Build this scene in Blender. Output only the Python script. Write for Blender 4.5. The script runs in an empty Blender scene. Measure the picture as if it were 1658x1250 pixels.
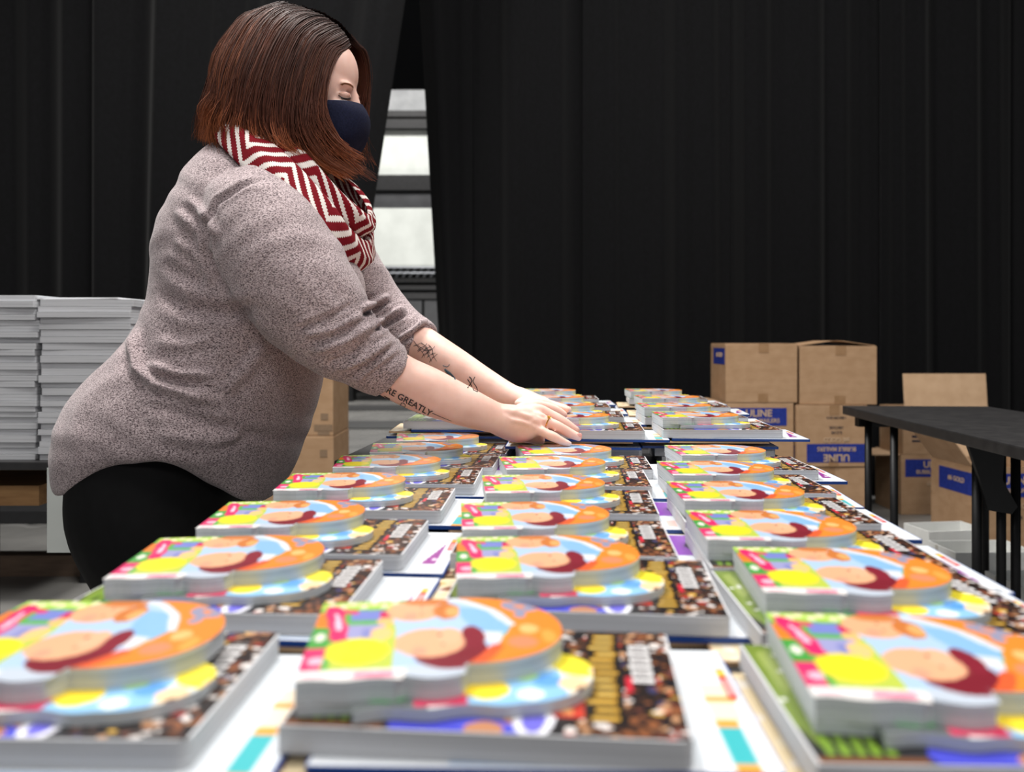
import bpy, bmesh, math, random
import numpy as np
from mathutils import Vector, Matrix
from mathutils.bvhtree import BVHTree

random.seed(7)
rng = np.random.default_rng(7)
C = bpy.context.scene.collection
SC = bpy.context.scene

# ------------------------------------------------------------------ camera
F = 1387.0            # focal length in pixels of the 1658 x 1250 frame
CX, CY = 829.0, 552.0 # vanishing column / horizon row
HC = 0.962            # camera height
cam_d = bpy.data.cameras.new('camera')
cam_d.sensor_width = 36.0
cam_d.lens = 36.0 * F / 1658.0
cam_d.shift_y = -(625.0 - CY) / 1658.0
cam_d.clip_start = 0.02
cam_d.clip_end = 100
cam_d.dof.use_dof = True
cam_d.dof.focus_distance = 1.45
cam_d.dof.aperture_fstop = 4.6
cam = bpy.data.objects.new('camera', cam_d)
C.objects.link(cam)
cam.location = (0, 0, HC)
cam.rotation_euler = (math.radians(90), 0, 0)
SC.camera = cam

# ------------------------------------------------------------------ world and lights
SC.view_settings.view_transform = 'Standard'
SC.view_settings.look = 'None'
SC.view_settings.gamma = 1.0
SC.view_settings.use_curve_mapping = False
SC.view_settings.exposure = 0.0
w = bpy.data.worlds.new('world')
SC.world = w
w.use_nodes = True
w.node_tree.nodes['Background'].inputs[0].default_value = (0.9, 0.93, 1.0, 1)
w.node_tree.nodes['Background'].inputs[1].default_value = 0.22

def area(name, loc, target, sx, sy, power, col=(1, 0.97, 0.93)):
    d = bpy.data.lights.new(name, 'AREA')
    d.shape = 'RECTANGLE'; d.size = sx; d.size_y = sy
    d.energy = power; d.color = col
    o = bpy.data.objects.new(name, d); C.objects.link(o)
    o.location = loc
    o.rotation_euler = (Vector(target) - Vector(loc)).to_track_quat('-Z', 'Y').to_euler()
    return o
area('hall_or_fill_light', (-1.3, 2.3, 4.6), (-0.2, 1.3, 0.8), 1.6, 0.8, 235)
area('hall_or_fill_light', (0.9, 0.7, 4.4), (0.2, 1.0, 0.7), 1.8, 0.8, 105)
area('hall_or_fill_light', (1.0, 2.9, 4.8), (1.0, 4.4, 0.8), 1.6, 0.8, 85)
area('hall_or_fill_light', (-2.0, 0.2, 3.8), (-0.8, 1.6, 0.8), 1.4, 0.8, 18)
area('hall_or_fill_light', (0.4, -2.4, 3.3), (0.0, 0.9, 0.8), 2.0, 0.8, 42)  # added fill behind the camera to brighten the book page edges
area('hall_or_fill_light', (-1.6, 11.6, 1.2), (-2.2, 13.5, 2.2), 1.6, 0.5, 34)  # added low fill aimed at the bottom panel, leaving the upper ones dimmer
area('hall_or_fill_light', (-2.0, 11.0, 7.0), (-2.0, 9.0, 0.0), 1.5, 1.5, 900)

# ------------------------------------------------------------------ helpers
def lin(c):
    return tuple(((x / 255.0) / 12.92 if x / 255.0 <= 0.04045 else ((x / 255.0 + 0.055) / 1.055) ** 2.4) for x in c)

def P(px, py, Y):
    """world point seen at photo pixel px, py at depth Y"""
    return Vector(((px - CX) / F * Y, Y, HC - (py - CY) / F * Y))

def material(name, rgb, rough=0.6, metal=0.0, spec=0.5):
    m = bpy.data.materials.new(name); m.use_nodes = True
    b = m.node_tree.nodes['Principled BSDF']
    b.inputs['Base Color'].default_value = (*lin(rgb), 1)
    b.inputs['Roughness'].default_value = rough
    b.inputs['Metallic'].default_value = metal
    b.inputs['Specular IOR Level'].default_value = spec
    return m

def nodes(m):
    return m.node_tree.nodes, m.node_tree.links, m.node_tree.nodes['Principled BSDF']

def noisy(name, rgb1, rgb2, scale, rough=0.6, bump=0.0, stretch=(1, 1, 1), detail=3, lo=0.35, hi=0.65, spec=0.5, metal=0.0, bdist=0.002):
    m = material(name, rgb1, rough, metal, spec)
    n, l, b = nodes(m)
    tc = n.new('ShaderNodeTexCoord'); mp = n.new('ShaderNodeMapping')
    mp.inputs['Scale'].default_value = stretch
    nz = n.new('ShaderNodeTexNoise'); nz.inputs['Scale'].default_value = scale; nz.inputs['Detail'].default_value = detail
    cr = n.new('ShaderNodeValToRGB')
    cr.color_ramp.elements[0].position = lo; cr.color_ramp.elements[0].color = (*lin(rgb1), 1)
    cr.color_ramp.elements[1].position = hi; cr.color_ramp.elements[1].color = (*lin(rgb2), 1)
    l.new(tc.outputs['Object'], mp.inputs['Vector']); l.new(mp.outputs[0], nz.inputs['Vector'])
    l.new(nz.outputs['Fac'], cr.inputs[0]); l.new(cr.outputs[0], b.inputs['Base Color'])
    if bump:
        bp = n.new('ShaderNodeBump'); bp.inputs['Strength'].default_value = bump; bp.inputs['Distance'].default_value = bdist
        l.new(nz.outputs['Fac'], bp.inputs['Height']); l.new(bp.outputs[0], b.inputs['Normal'])
    return m

def vcol_material(name, rough=0.35, spec=0.4, coat=0.0):
    m = material(name, (255, 255, 255), rough, 0, spec)
    n, l, b = nodes(m)
    a = n.new('ShaderNodeAttribute'); a.attribute_name = 'ink'
    l.new(a.outputs['Color'], b.inputs['Base Color'])
    b.inputs['Coat Weight'].default_value = coat
    return m

def tag(o, label=None, cat=None, group=None, kind=None):
    if label: o['label'] = label
    if cat: o['category'] = cat
    if group: o['group'] = group
    if kind: o['kind'] = kind
    return o

def link(name, me, mat=None, parent=None, smooth=False):
    o = bpy.data.objects.new(name, me); C.objects.link(o)
    if mat is not None and len(me.materials) == 0:
        me.materials.append(mat)
    if parent is not None: o.parent = parent
    if smooth:
        me.polygons.foreach_set('use_smooth', [True] * len(me.polygons))
    return o

def empty(name, loc=(0, 0, 0), rz=0.0):
    o = bpy.data.objects.new(name, None); C.objects.link(o)
    o.location = loc; o.rotation_euler = (0, 0, rz); o.empty_display_size = 0.05
    return o

def mesh_from(name, verts, faces):
    me = bpy.data.meshes.new(name)
    me.from_pydata([tuple(v) for v in verts], [], [tuple(f) for f in faces])
    me.update()
    return me

class MB:
    """collects boxes and prisms for one mesh"""
    def __init__(s): s.v = []; s.f = []
    def add(s, vs, fs):
        k = len(s.v); s.v += [tuple(v) for v in vs]; s.f += [tuple(i + k for i in f) for f in fs]; return s
    def box(s, x0, x1, y0, y1, z0, z1):
        vs = [(x, y, z) for z in (z0, z1) for y in (y0, y1) for x in (x0, x1)]
        return s.add(vs, [(0, 2, 3, 1), (4, 5, 7, 6), (0, 1, 5, 4), (2, 6, 7, 3), (0, 4, 6, 2), (1, 3, 7, 5)])
    def prism(s, pts, z0, z1):
        n = len(pts)
        vs = [(p[0], p[1], z0) for p in pts] + [(p[0], p[1], z1) for p in pts]
        fs = [tuple(range(n - 1, -1, -1)), tuple(range(n, 2 * n))]
        fs += [(i, (i + 1) % n, n + (i + 1) % n, n + i) for i in range(n)]
        return s.add(vs, fs)
    def bar(s, a, b, r, n=8, r2=None):
        a = Vector(a); b = Vector(b); r2 = r if r2 is None else r2
        d = (b - a).normalized()
        u = d.orthogonal().normalized(); w_ = d.cross(u)
        vs = []
        for c_, rr in ((a, r), (b, r2)):
            vs += [c_ + u * rr * math.cos(2 * math.pi * i / n) + w_ * rr * math.sin(2 * math.pi * i / n) for i in range(n)]
        fs = [tuple(range(n - 1, -1, -1)), tuple(range(n, 2 * n))] + [(i, (i + 1) % n, n + (i + 1) % n, n + i) for i in range(n)]
        return s.add(vs, fs)
    def mesh(s, name='mesh'): return mesh_from(name, s.v, s.f)
    def build(s, name, mat, parent=None, smooth=False, bevel=0.0):
        me = s.mesh(name)
        if bevel:
            bm = bmesh.new(); bm.from_mesh(me)
            bmesh.ops.bevel(bm, geom=bm.edges[:], offset=bevel, segments=2, affect='EDGES', profile=0.6)
            bm.to_mesh(me); bm.free()
        return link(name, me, mat, parent, smooth)

def loft(rings, cap=True):
    """rings: list of lists of 3D points, same count"""
    n = len(rings[0]); vs = []; fs = []
    for r in rings: vs += [tuple(p) for p in r]
    for i in range(len(rings) - 1):
        for j in range(n):
            a = i * n + j; b = i * n + (j + 1) % n
            fs.append((a, b, b + n, a + n))
    if cap:
        for base, flip in ((0, True), ((len(rings) - 1) * n, False)):
            c_ = np.mean(np.array([vs[base + j] for j in range(n)]), axis=0)
            k = len(vs); vs.append(tuple(c_))
            for j in range(n):
                a, b = base + j, base + (j + 1) % n
                fs.append((b, a, k) if flip else (a, b, k))
    return vs, fs

def catmull(pts, m):
    pts = [np.array(p, float) for p in pts]
    out = []
    n = len(pts)
    for i in range(n - 1):
        p0 = pts[max(i - 1, 0)]; p1 = pts[i]; p2 = pts[i + 1]; p3 = pts[min(i + 2, n - 1)]
        for k in range(m):
            t = k / m
            out.append(0.5 * ((2 * p1) + (-p0 + p2) * t + (2 * p0 - 5 * p1 + 4 * p2 - p3) * t * t + (-p0 + 3 * p1 - 3 * p2 + p3) * t ** 3))
    out.append(pts[-1])
    return out

def limb(ctrl, n=20, m=6, endcap=True, flat=None):
    """ctrl: list of (Vector, r) or (Vector, r, flatness); returns rings of a tapered tube with round ends"""
    arr = [np.array([*c[0], c[1], (c[2] if len(c) > 2 else 1.0)]) for c in ctrl]
    cs = catmull(arr, m)
    rings = []
    N = len(cs)
    prev_u = None
    for i, c_ in enumerate(cs):
        a = cs[max(i - 1, 0)][:3]; b = cs[min(i + 1, N - 1)][:3]
        d = Vector(b - a).normalized()
        u = Vector((0, 0, 1)) - d * d.z if prev_u is None else prev_u - d * prev_u.dot(d)
        if u.length < 1e-4: u = d.orthogonal()
        u.normalize(); prev_u = u
        w_ = d.cross(u)
        rings.append([Vector(c_[:3]) + u * c_[3] * c_[4] * math.cos(2 * math.pi * k / n) + w_ * c_[3] * math.sin(2 * math.pi * k / n) for k in range(n)])
    if endcap:
        for end in (0, -1):
            c_ = Vector(cs[end][:3]); nb = Vector(cs[1][:3]) if end == 0 else Vector(cs[-2][:3])
            d = (c_ - nb).normalized(); r = cs[end][3]
            extra = []
            for s_, q in ((0.5, 0.86), (0.85, 0.52)):
                extra.append([c_ + (p - c_) * q + d * r * s_ for p in rings[end]])
            if end == 0: rings = extra[::-1] + rings
            else: rings = rings + extra
    return loft(rings)

def ellipsoid(c_, rx, ry, rz, rot=None, nu=28, nv=18):
    c_ = Vector(c_); rings = []
    R = rot if rot is not None else Matrix.Identity(3)
    for i in range(1, nv):
        th = math.pi * i / nv
        rings.append([c_ + R @ Vector((rx * math.sin(th) * math.cos(2 * math.pi * k / nu), ry * math.sin(th) * math.sin(2 * math.pi * k / nu), -rz * math.cos(th))) for k in range(nu)])
    return loft(rings)

def remesh(pieces, voxel, smooth_it=3, name='body', lam=0.5):
    mb = MB()
    for vs, fs in pieces: mb.add(vs, fs)
    me = mb.mesh('tmp')
    bm = bmesh.new(); bm.from_mesh(me)
    bmesh.ops.recalc_face_normals(bm, faces=bm.faces)
    bm.to_mesh(me); bm.free()
    o = bpy.data.objects.new('tmp', me); C.objects.link(o)
    md = o.modifiers.new('r', 'REMESH'); md.mode = 'VOXEL'; md.voxel_size = voxel
    dg = bpy.context.evaluated_depsgraph_get()
    out = bpy.data.meshes.new_from_object(o.evaluated_get(dg))
    out.name = name
    bpy.data.objects.remove(o); bpy.data.meshes.remove(me)
    co = get_co(out)
    ed = np.empty(len(out.edges) * 2, np.int32); out.edges.foreach_get('vertices', ed); ed = ed.reshape(-1, 2)
    co = lap(co, ed, smooth_it, lam)
    set_co(out, co)
    return out

def get_co(me):
    co = np.empty(len(me.vertices) * 3, np.float32); me.vertices.foreach_get('co', co)
    return co.reshape(-1, 3).astype(np.float64)
def set_co(me, co):
    me.vertices.foreach_set('co', co.astype(np.float32).ravel()); me.update()
def get_no(me):
    no = np.empty(len(me.vertices) * 3, np.float32); me.vertices.foreach_get('normal', no)
    return no.reshape(-1, 3).astype(np.float64)
def lap(co, ed, it, lam=0.5):
    n = len(co)
    deg = np.bincount(ed.ravel(), minlength=n).astype(float); deg[deg == 0] = 1
    for _ in range(it):
        s = np.zeros_like(co)
        for k in range(3):
            s[:, k] = np.bincount(ed[:, 0], co[ed[:, 1], k], minlength=n) + np.bincount(ed[:, 1], co[ed[:, 0], k], minlength=n)
        co = co + lam * (s / deg[:, None] - co)
    return co

def text_mesh(txt, size, name='lettering', extrude=0.0006, align='CENTER', bold=0.0):
    cu = bpy.data.curves.new('t', 'FONT'); cu.body = txt; cu.size = size
    cu.align_x = align; cu.align_y = 'CENTER'; cu.extrude = extrude; cu.resolution_u = 3; cu.offset = bold
    o = bpy.data.objects.new('t', cu); C.objects.link(o)
    dg = bpy.context.evaluated_depsgraph_get()
    me = bpy.data.meshes.new_from_object(o.evaluated_get(dg))
    me.name = name; me.materials.clear()
    bpy.data.objects.remove(o); bpy.data.curves.remove(cu)
    return me

# ------------------------------------------------------------------ materials
M_floor = noisy('polished_concrete', (112, 111, 109), (132, 131, 128), 3.0, rough=0.27, detail=6, spec=0.5)
M_curtain = noisy('black_drape', (5, 5, 6), (8, 8, 10), 60, rough=0.9, spec=0.12, bump=0.1)
nodes(M_curtain)[2].inputs['Sheen Weight'].default_value = 0.05
M_black = noisy('black_plastic', (17, 17, 18), (23, 23, 25), 40, rough=0.5)
M_tabletop = noisy('black_tabletop', (34, 33, 34), (44, 43, 43), 25, rough=0.42)
M_darkmetal = noisy('dark_metal', (20, 20, 21), (30, 30, 32), 20, rough=0.5, metal=0.3)
M_card = noisy('cardboard', (158, 127, 97), (168, 137, 107), 14, rough=0.85, spec=0.15, bump=0.03, stretch=(1, 1, 2))
M_cardin = noisy('cardboard_inner', (188, 156, 124), (198, 166, 134), 14, rough=0.85, spec=0.15)
M_tape = noisy('packing_tape', (140, 108, 76), (148, 116, 84), 30, rough=0.3)
M_blueink = noisy('blue_print', (28, 44, 120), (36, 52, 134), 60, rough=0.7, spec=0.2)
M_blackink = noisy('dark_print', (40, 40, 52), (52, 52, 66), 60, rough=0.8, spec=0.2)
M_tanink = noisy('unprinted_lettering', (176, 150, 124), (186, 160, 132), 60, rough=0.8, spec=0.2)
M_whitecard = noisy('white_cardboard', (216, 217, 214), (226, 227, 224), 12, rough=0.8, spec=0.2)
M_white = noisy('white_panel', (178, 182, 178), (188, 192, 188), 4, rough=0.6)
M_wood = noisy('rough_wood', (150, 110, 70), (176, 134, 88), 8, rough=0.8, stretch=(1, 8, 8), bump=0.2)
M_plank = noisy('dark_wood', (112, 92, 76), (128, 106, 88), 10, rough=0.8, stretch=(1, 8, 8), bump=0.2)
M_paper = noisy('paper', (214, 215, 218), (224, 225, 228), 9, rough=0.8, spec=0.2)
M_dark_wall = noisy('dark_wall', (5, 5, 5), (8, 8, 8), 3, rough=0.9)

def pages(name, a, b, ws=900.0):
    m = material(name, a, 0.75, 0, 0.2)
    n, l, bs = nodes(m)
    tc = n.new('ShaderNodeTexCoord'); mp = n.new('ShaderNodeMapping'); mp.inputs['Scale'].default_value = (4, 4, ws)
    nz = n.new('ShaderNodeTexNoise'); nz.inputs['Scale'].default_value = 1.0; nz.inputs['Detail'].default_value = 2
    cr = n.new('ShaderNodeValToRGB')
    cr.color_ramp.elements[0].position = 0.3; cr.color_ramp.elements[0].color = (*lin(a), 1)
    cr.color_ramp.elements[1].position = 0.7; cr.color_ramp.elements[1].color = (*lin(b), 1)
    l.new(tc.outputs['Object'], mp.inputs['Vector']); l.new(mp.outputs[0], nz.inputs['Vector'])
    l.new(nz.outputs['Fac'], cr.inputs[0]); l.new(cr.outputs[0], bs.inputs['Base Color'])
    return m
M_pages = pages('page_edges', (176, 177, 180), (204, 205, 208))
M_board = pages('board_page_edges', (168, 176, 182), (214, 218, 220), 500)
M_blueedge = material('blue_cover_edge', (24, 66, 140), 0.45)
M_creamedge = material('cream_cover_edge', (206, 170, 130), 0.6)
M_print = vcol_material('printed_cover', rough=0.32, spec=0.5, coat=0.15)

# ------------------------------------------------------------------ setting
hall = empty('hall'); hall['kind'] = 'group'
bpy.data.objects.remove(hall)
tag(MB().box(-9, 9, -3, 16, -0.1, 0).build('floor', M_floor), kind='structure')
tag(MB().box(-9, 9, 15.9, 16.1, 0, 8).build('wall_back', M_dark_wall), kind='structure')

tag(MB().box(-9.1, -8.9, -3, 16, 0, 8).build('wall_left', M_dark_wall), kind='structure')
tag(MB().box(8.9, 9.1, -3, 16, 0, 8).build('wall_right', M_dark_wall), kind='structure')

def curtain(x0, x1, Y, seed, label, top=5.4, x0b=None, x1b=None, tilt=None):
    """pleated drape from x0..x1 at the top line z=3 and x0b..x1b at the floor"""
    r = random.Random(seed)
    nx = max(24, int((x1 - x0) / 0.0125)); nz = 26
    ph = [r.uniform(0, 6.28) for _ in range(6)]
    fr = [r.uniform(3.2, 4.2), r.uniform(6.5, 8.5), r.uniform(11, 14), r.uniform(22, 27)]
    vs = []; fs = []
    for side in (0, 1):
        for j in range(nz + 1):
            t = j / nz; z = 0.015 + t * top
            q = z / 3.0
            xa = x0 if x0b is None else x0b + (x0 - x0b) * q
            xb = x1 if x1b is None else x1b + (x1 - x1b) * q
            for i in range(nx + 1):
                s = i / nx; x = xa + (xb - xa) * s
                L = (x0 + (x1 - x0) * s)
                amp = 1.0 - 0.25 * t
                d = 0.035 * math.sin(2 * math.pi * L * fr[0] / 2 + ph[0] + 0.4 * math.sin(z * 0.7 + ph[4])) + 0.024 * math.sin(2 * math.pi * L * fr[1] / 2 + ph[1]) \
                    + 0.012 * math.sin(2 * math.pi * L * fr[2] / 2 + ph[2] + 0.3 * z) + 0.004 * math.sin(2 * math.pi * L * fr[3] / 2 + ph[3])
                vs.append((x, Y + d * amp + side * 0.004, z))
    W = nx + 1; K = W * (nz + 1)
    for j in range(nz):
        for i in range(nx):
            a = j * W + i
            fs.append((a, a + 1, a + W + 1, a + W)); fs.append((K + a, K + a + W, K + a + W + 1, K + a + 1))
    for j in range(nz):
        a = j * W; fs.append((a, a + W, K + a + W, K + a)); b = a + nx; fs.append((b, K + b, K + b + W, b + W))
    for i in range(nx):
        fs.append((i, K + i, K + i + 1, i + 1)); b = nz * W + i; fs.append((b, b + 1, K + b + 1, K + b))
    return tag(link('curtain', mesh_from('curtain', vs, fs), M_curtain, smooth=True), label, 'curtain', 'black curtains across the back of the hall')

def cx(px, Y): return (px - CX) / F * Y
YL, YR = 4.38, 5.2
def edge_at(pxfun, Y, z):  # x of an edge whose pixel column depends on pixel row
    py = CY + (HC - z) * F / Y
    return cx(pxfun(py), Y)
le = lambda py: 636 - 0.150 * (py - 135)
re = lambda py: 687 + 0.056 * (py - 135)
curtain(cx(-260, YL), cx(162, YL), YL + 0.05, 1, 'black pleated curtain at the far left behind the tall book stacks')
curtain(cx(156, YL), edge_at(le, YL, 3.0), YL - 0.03, 2, 'black pleated curtain behind the woman, slanting along the gap', x0b=cx(156, YL), x1b=edge_at(le, YL, 0.0))
curtain(cx(-900, YL), cx(-254, YL), YL - 0.02, 3, 'black pleated curtain outside the left edge, beside the far left curtain')
pan = [(None, 764, 'black pleated curtain whose slanted left edge borders the right side of the gap'),
       (760, 948, 'black pleated curtain above the hands, second to the right of the gap'),
       (944, 1185, 'black pleated curtain third to the right of the gap, left of the cardboard boxes'),
       (1181, 1425, 'black pleated curtain directly behind the four stacked cardboard boxes'),
       (1421, 1640, 'black pleated curtain behind the black folding table and open box'),
       (1636, 1960, 'black pleated curtain at the extreme right edge of the photo')]
for i, (a, b, lab) in enumerate(pan):
    yy = YR + (0.03 if i % 2 else -0.02)
    if a is None:
        curtain(edge_at(re, yy, 3.0), cx(b, yy), yy, 10, lab, x0b=edge_at(re, yy, 0.0), x1b=cx(b, yy))
    else:
        curtain(cx(a, yy), cx(b, yy), yy, 11 + i, lab)

# what shows through the gap: white panels hung on a dark frame far behind
Yg = 13.6
gx0, gx1 = cx(575, Yg), cx(745, Yg)
def zr(py, Y=Yg): return HC - (py - CY) / F * Y
M_greyp = noisy('grey_panel', (120, 122, 124), (140, 142, 144), 4, rough=.6)
rack = empty('panel_rack', (0, 0, 0))
tag(rack, 'tall dark rack with white panels seen through the curtain gap', 'rack')
for y0, y1, dy in ((135, 174, 0.35), (206, 279, 0.2), (337, 431, 0.0)):
    MB().box(gx0, gx1, Yg + dy, Yg + dy + 0.05, zr(y1), zr(y0)).build('white_panel', M_white if y0 > 200 else M_greyp, rack)
for y0, y1, d0 in ((176, 186, .1), (190, 205, .1), (281, 306, .1), (450, 457, 0), (462, 469, 0), (474, 484, 0)):
    MB().box(gx0 - 0.1, gx1 + 0.1, Yg + d0, Yg + d0 + 0.15, zr(y1), zr(y0)).build('crossbar', M_darkmetal, rack)
M_dgrey = noisy('dark_grey_sheet', (40, 41, 44), (50, 51, 54), 5, rough=0.6)
MB().box(gx0, gx1, Yg + 0.15, Yg + 0.2, zr(336), zr(310)).build('grey_panel', M_dgrey, rack)
for xa, xb in ((560, 683), (687, 760)):
    MB().box(cx(xa, Yg), cx(xb, Yg), Yg, Yg + 0.05, zr(600), zr(487)).build('lower_panel', M_dgrey, rack)
for px in (566, 754):
    MB().box(cx(px - 6, Yg), cx(px + 6, Yg), Yg - 0.06, Yg + 0.3, 0.0, zr(100)).build('post', M_darkmetal, rack)
gr = MB()
for r_ in range(2):
    zz = zr(437 + 9 * r_)
    gr.bar((gx0, Yg - 0.05, zz + 0.035), (gx1, Yg - 0.05, zz + 0.035), 0.014)
    for k in range(16):
        x = gx0 + 0.05 + k * 0.11 + r_ * 0.05
        gr.bar((x, Yg - 0.05, zz - 0.03), (x + 0.05, Yg - 0.05, zz + 0.03), 0.018, 6)
gr.build('grille', material('bright_steel', (96, 98, 102), 0.35, 0.8), rack)

for py0, py1, lab in ((665, 657, 'farther painted shadow band across the pale floor beyond the curtain gap'), (695, 683, 'nearer painted shadow band across the pale floor beyond the curtain gap')):
    ya, yb_ = HC * F / (py0 - CY), HC * F / (py1 - CY)  # shadow bands on the far floor, put in as thin dark strips
    tag(MB().box(-4.5, 1.0, ya, yb_, 0.001, .012).build('floor_shadow_band', material('shadow_band_grey', (52, 52, 52), .5)), lab, 'shadow')

# ------------------------------------------------------------------ cover printing (flat print carried by vertex colours)
class Cv:
    def __init__(s, w, h, nx, ny, bg):
        s.w, s.h = w, h
        s.U, s.V = np.meshgrid(np.linspace(0, 1, nx), np.linspace(0, 1, ny))
        s.c = np.zeros((ny, nx, 3)); s.c[:] = lin(bg)  # linear ink colours
    def put(s, m, col, a=1.0):
        s.c[m] = s.c[m] * (1 - a) + np.array(lin(col)) * a
    def ell(s, cx_, cy_, rx, ry, col, ang=0, a=1.0):
        dx = (s.U - cx_) * s.w; dy = (s.V - cy_) * s.h
        ca, sa = math.cos(ang), math.sin(ang)
        x = (dx * ca + dy * sa) / (rx * s.w); y = (-dx * sa + dy * ca) / (ry * s.h)
        s.put(x * x + y * y < 1, col, a)
    def rect(s, u0, u1, v0, v1, col, a=1.0): s.put((s.U >= u0) & (s.U <= u1) & (s.V >= v0) & (s.V <= v1), col, a)
    def poly(s, pts, col, a=1.0):
        ins = np.zeros(s.U.shape, bool); n = len(pts)
        for i in range(n):
            x0, y0 = pts[i]; x1, y1 = pts[(i + 1) % n]
            if y0 == y1: continue
            c_ = ((y0 > s.V) != (y1 > s.V)) & (s.U < (x1 - x0) * (s.V - y0) / (y1 - y0) + x0)
            ins ^= c_
        s.put(ins, col, a)
    def stroke(s, pts, wd, col):
        d = np.full(s.U.shape, 9.0)
        X = s.U * s.w; Y = s.V * s.h
        for (a0, b0), (a1, b1) in zip(pts[:-1], pts[1:]):
            ax, ay, bx, by = a0 * s.w, b0 * s.h, a1 * s.w, b1 * s.h
            L = (bx - ax) ** 2 + (by - ay) ** 2 + 1e-12
            t = np.clip(((X - ax) * (bx - ax) + (Y - ay) * (by - ay)) / L, 0, 1)
            d = np.minimum(d, np.hypot(X - ax - t * (bx - ax), Y - ay - t * (by - ay)))
        s.put(d < wd, col)

def art_shaped():
    c = Cv(.15, .15, 150, 150, (92, 176, 74))
    c.rect(.0, .40, .84, 1, (176, 214, 84)); c.rect(.30, .46, .80, 1, (52, 158, 62))
    for k in range(7): c.ell(.04 + .045 * k, .93 - .04 * (k % 2), .018, .035, (238, 240, 190))
    c.ell(.12, .98, .07, .035, (226, 232, 60))
    c.rect(0, .09, .60, .80, (238, 130, 42)); c.rect(0, .08, .34, .6, (70, 160, 66)); c.rect(0, .07, .10, .34, (226, 50, 110))
    c.ell(.035, .47, .022, .05, (240, 240, 225)); c.ell(.05, .2, .03, .04, (250, 190, 210))
    c.rect(.10, .36, .08, .62, (190, 206, 80))
    c.rect(.14, .27, .68, .82, (122, 134, 206)); c.rect(.25, .34, .68, .8, (204, 28, 92)); c.ell(.285, .66, .04, .05, (244, 190, 120))
    c.rect(.11, .28, .40, .62, (160, 160, 206)); c.rect(.2, .28, .44, .56, (110, 120, 190), .6)
    c.ell(.19, .30, .12, .15, (244, 222, 40)); c.ell(.27, .5, .045, .08, (246, 200, 130))
    c.stroke([(.05, .86), (.075, .70), (.10, .55), (.105, .45)], .0055, (226, 40, 106))
    c.stroke([(.05, .84), (.14, .80)], .004, (226, 40, 106))
    c.stroke([(.07, .78), (.085, .68), (.098, .56)], .0015, (255, 200, 220))
    c.rect(0, .38, 0, .10, (240, 236, 234)); c.rect(.2, .34, .02, .07, (236, 130, 160)); c.rect(.02, .1, .03, .06, (246, 190, 205))
    c.poly([(.33, .1), (.33, .5), (.30, .78), (.42, 1), (.70, 1), (.78, .7), (.72, .1)], (178, 206, 236))
    m = c.U > np.interp(c.V, [0, .2, .35, .55, .78, .92, 1], [.60, .68, .735, .80, .74, .64, .56])
    c.put(m, (244, 140, 48))
    c.poly([(.56, .84), (.70, .80), (.80, .58), (.76, .44), (.64, .50)], (140, 188, 232))
    c.stroke([(.52, .97), (.62, .92), (.73, .77), (.795, .57)], .0030, (226, 228, 236))
    c.poly([(.64, .50), (.76, .46), (.73, .33), (.66, .38)], (226, 228, 236))
    c.ell(.40, .80, .12, .15, (236, 176, 134)); c.ell(.535, .78, .055, .12, (206, 122, 58)); c.ell(.56, .77, .03, .07, (230, 170, 104)); c.ell(.45, .93, .10, .05, (206, 122, 58))
    c.rect(.38, .60, 0, .12, (196, 206, 220)); c.ell(.54, .27, .145, .20, (126, 26, 42)); c.ell(.63, .42, .05, .14, (134, 30, 48))
    c.ell(.46, .37, .135, .17, (238, 178, 138)); c.ell(.54, .44, .05, .10, (240, 184, 146))
    c.ell(.42, .27, .03, .05, (236, 150, 130), a=.6); c.ell(.38, .72, .03, .05, (236, 150, 130), a=.6)
    for e in ((.50, .46), (.51, .34), (.43, .85), (.43, .75)): c.ell(e[0], e[1], .006, .014, (60, 36, 40))
    c.stroke([(.62, .10), (.68, .2), (.72, .30)], .004, (232, 96, 50))
    for k, (a, b) in enumerate(((.80, .84), (.83, .78), (.86, .86), (.88, .76), (.91, .82), (.845, .7))):
        c.ell(a, b, .026, .05, (150, 150, 176), ang=.6 * k)
    c.ell(.86, .5, .04, .06, (252, 200, 130), a=.8); c.ell(.82, .34, .06, .07, (250, 140, 110), a=.8); c.ell(.93, .4, .03, .08, (250, 170, 80), a=.8)
    
    return c

def art_step():
    c = Cv(.14, .16, 140, 150, (236, 240, 236))
    c.rect(0, .27, 0, .5, (110, 116, 116)); c.ell(.12, .14, .12, .08, (44, 164, 70)); c.rect(.22, .42, .02, .22, (230, 40, 96))
    c.ell(.30, .12, .05, .05, (252, 226, 230)); c.rect(.42, .80, 0, .3, (146, 200, 240)); c.ell(.50, .14, .09, .09, (252, 220, 30))
    c.ell(.66, .08, .05, .05, (240, 248, 240)); c.ell(.74, .2, .06, .06, (92, 160, 232)); c.ell(.66, .24, .05, .04, (170, 222, 150))
    c.ell(.91, .36, .13, .14, (250, 232, 60)); c.ell(.84, .16, .06, .07, (250, 216, 170)); c.ell(.86, .10, .02, .03, (90, 40, 40)); c.ell(.96, .26, .04, .06, (250, 216, 170))
    return c

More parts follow.
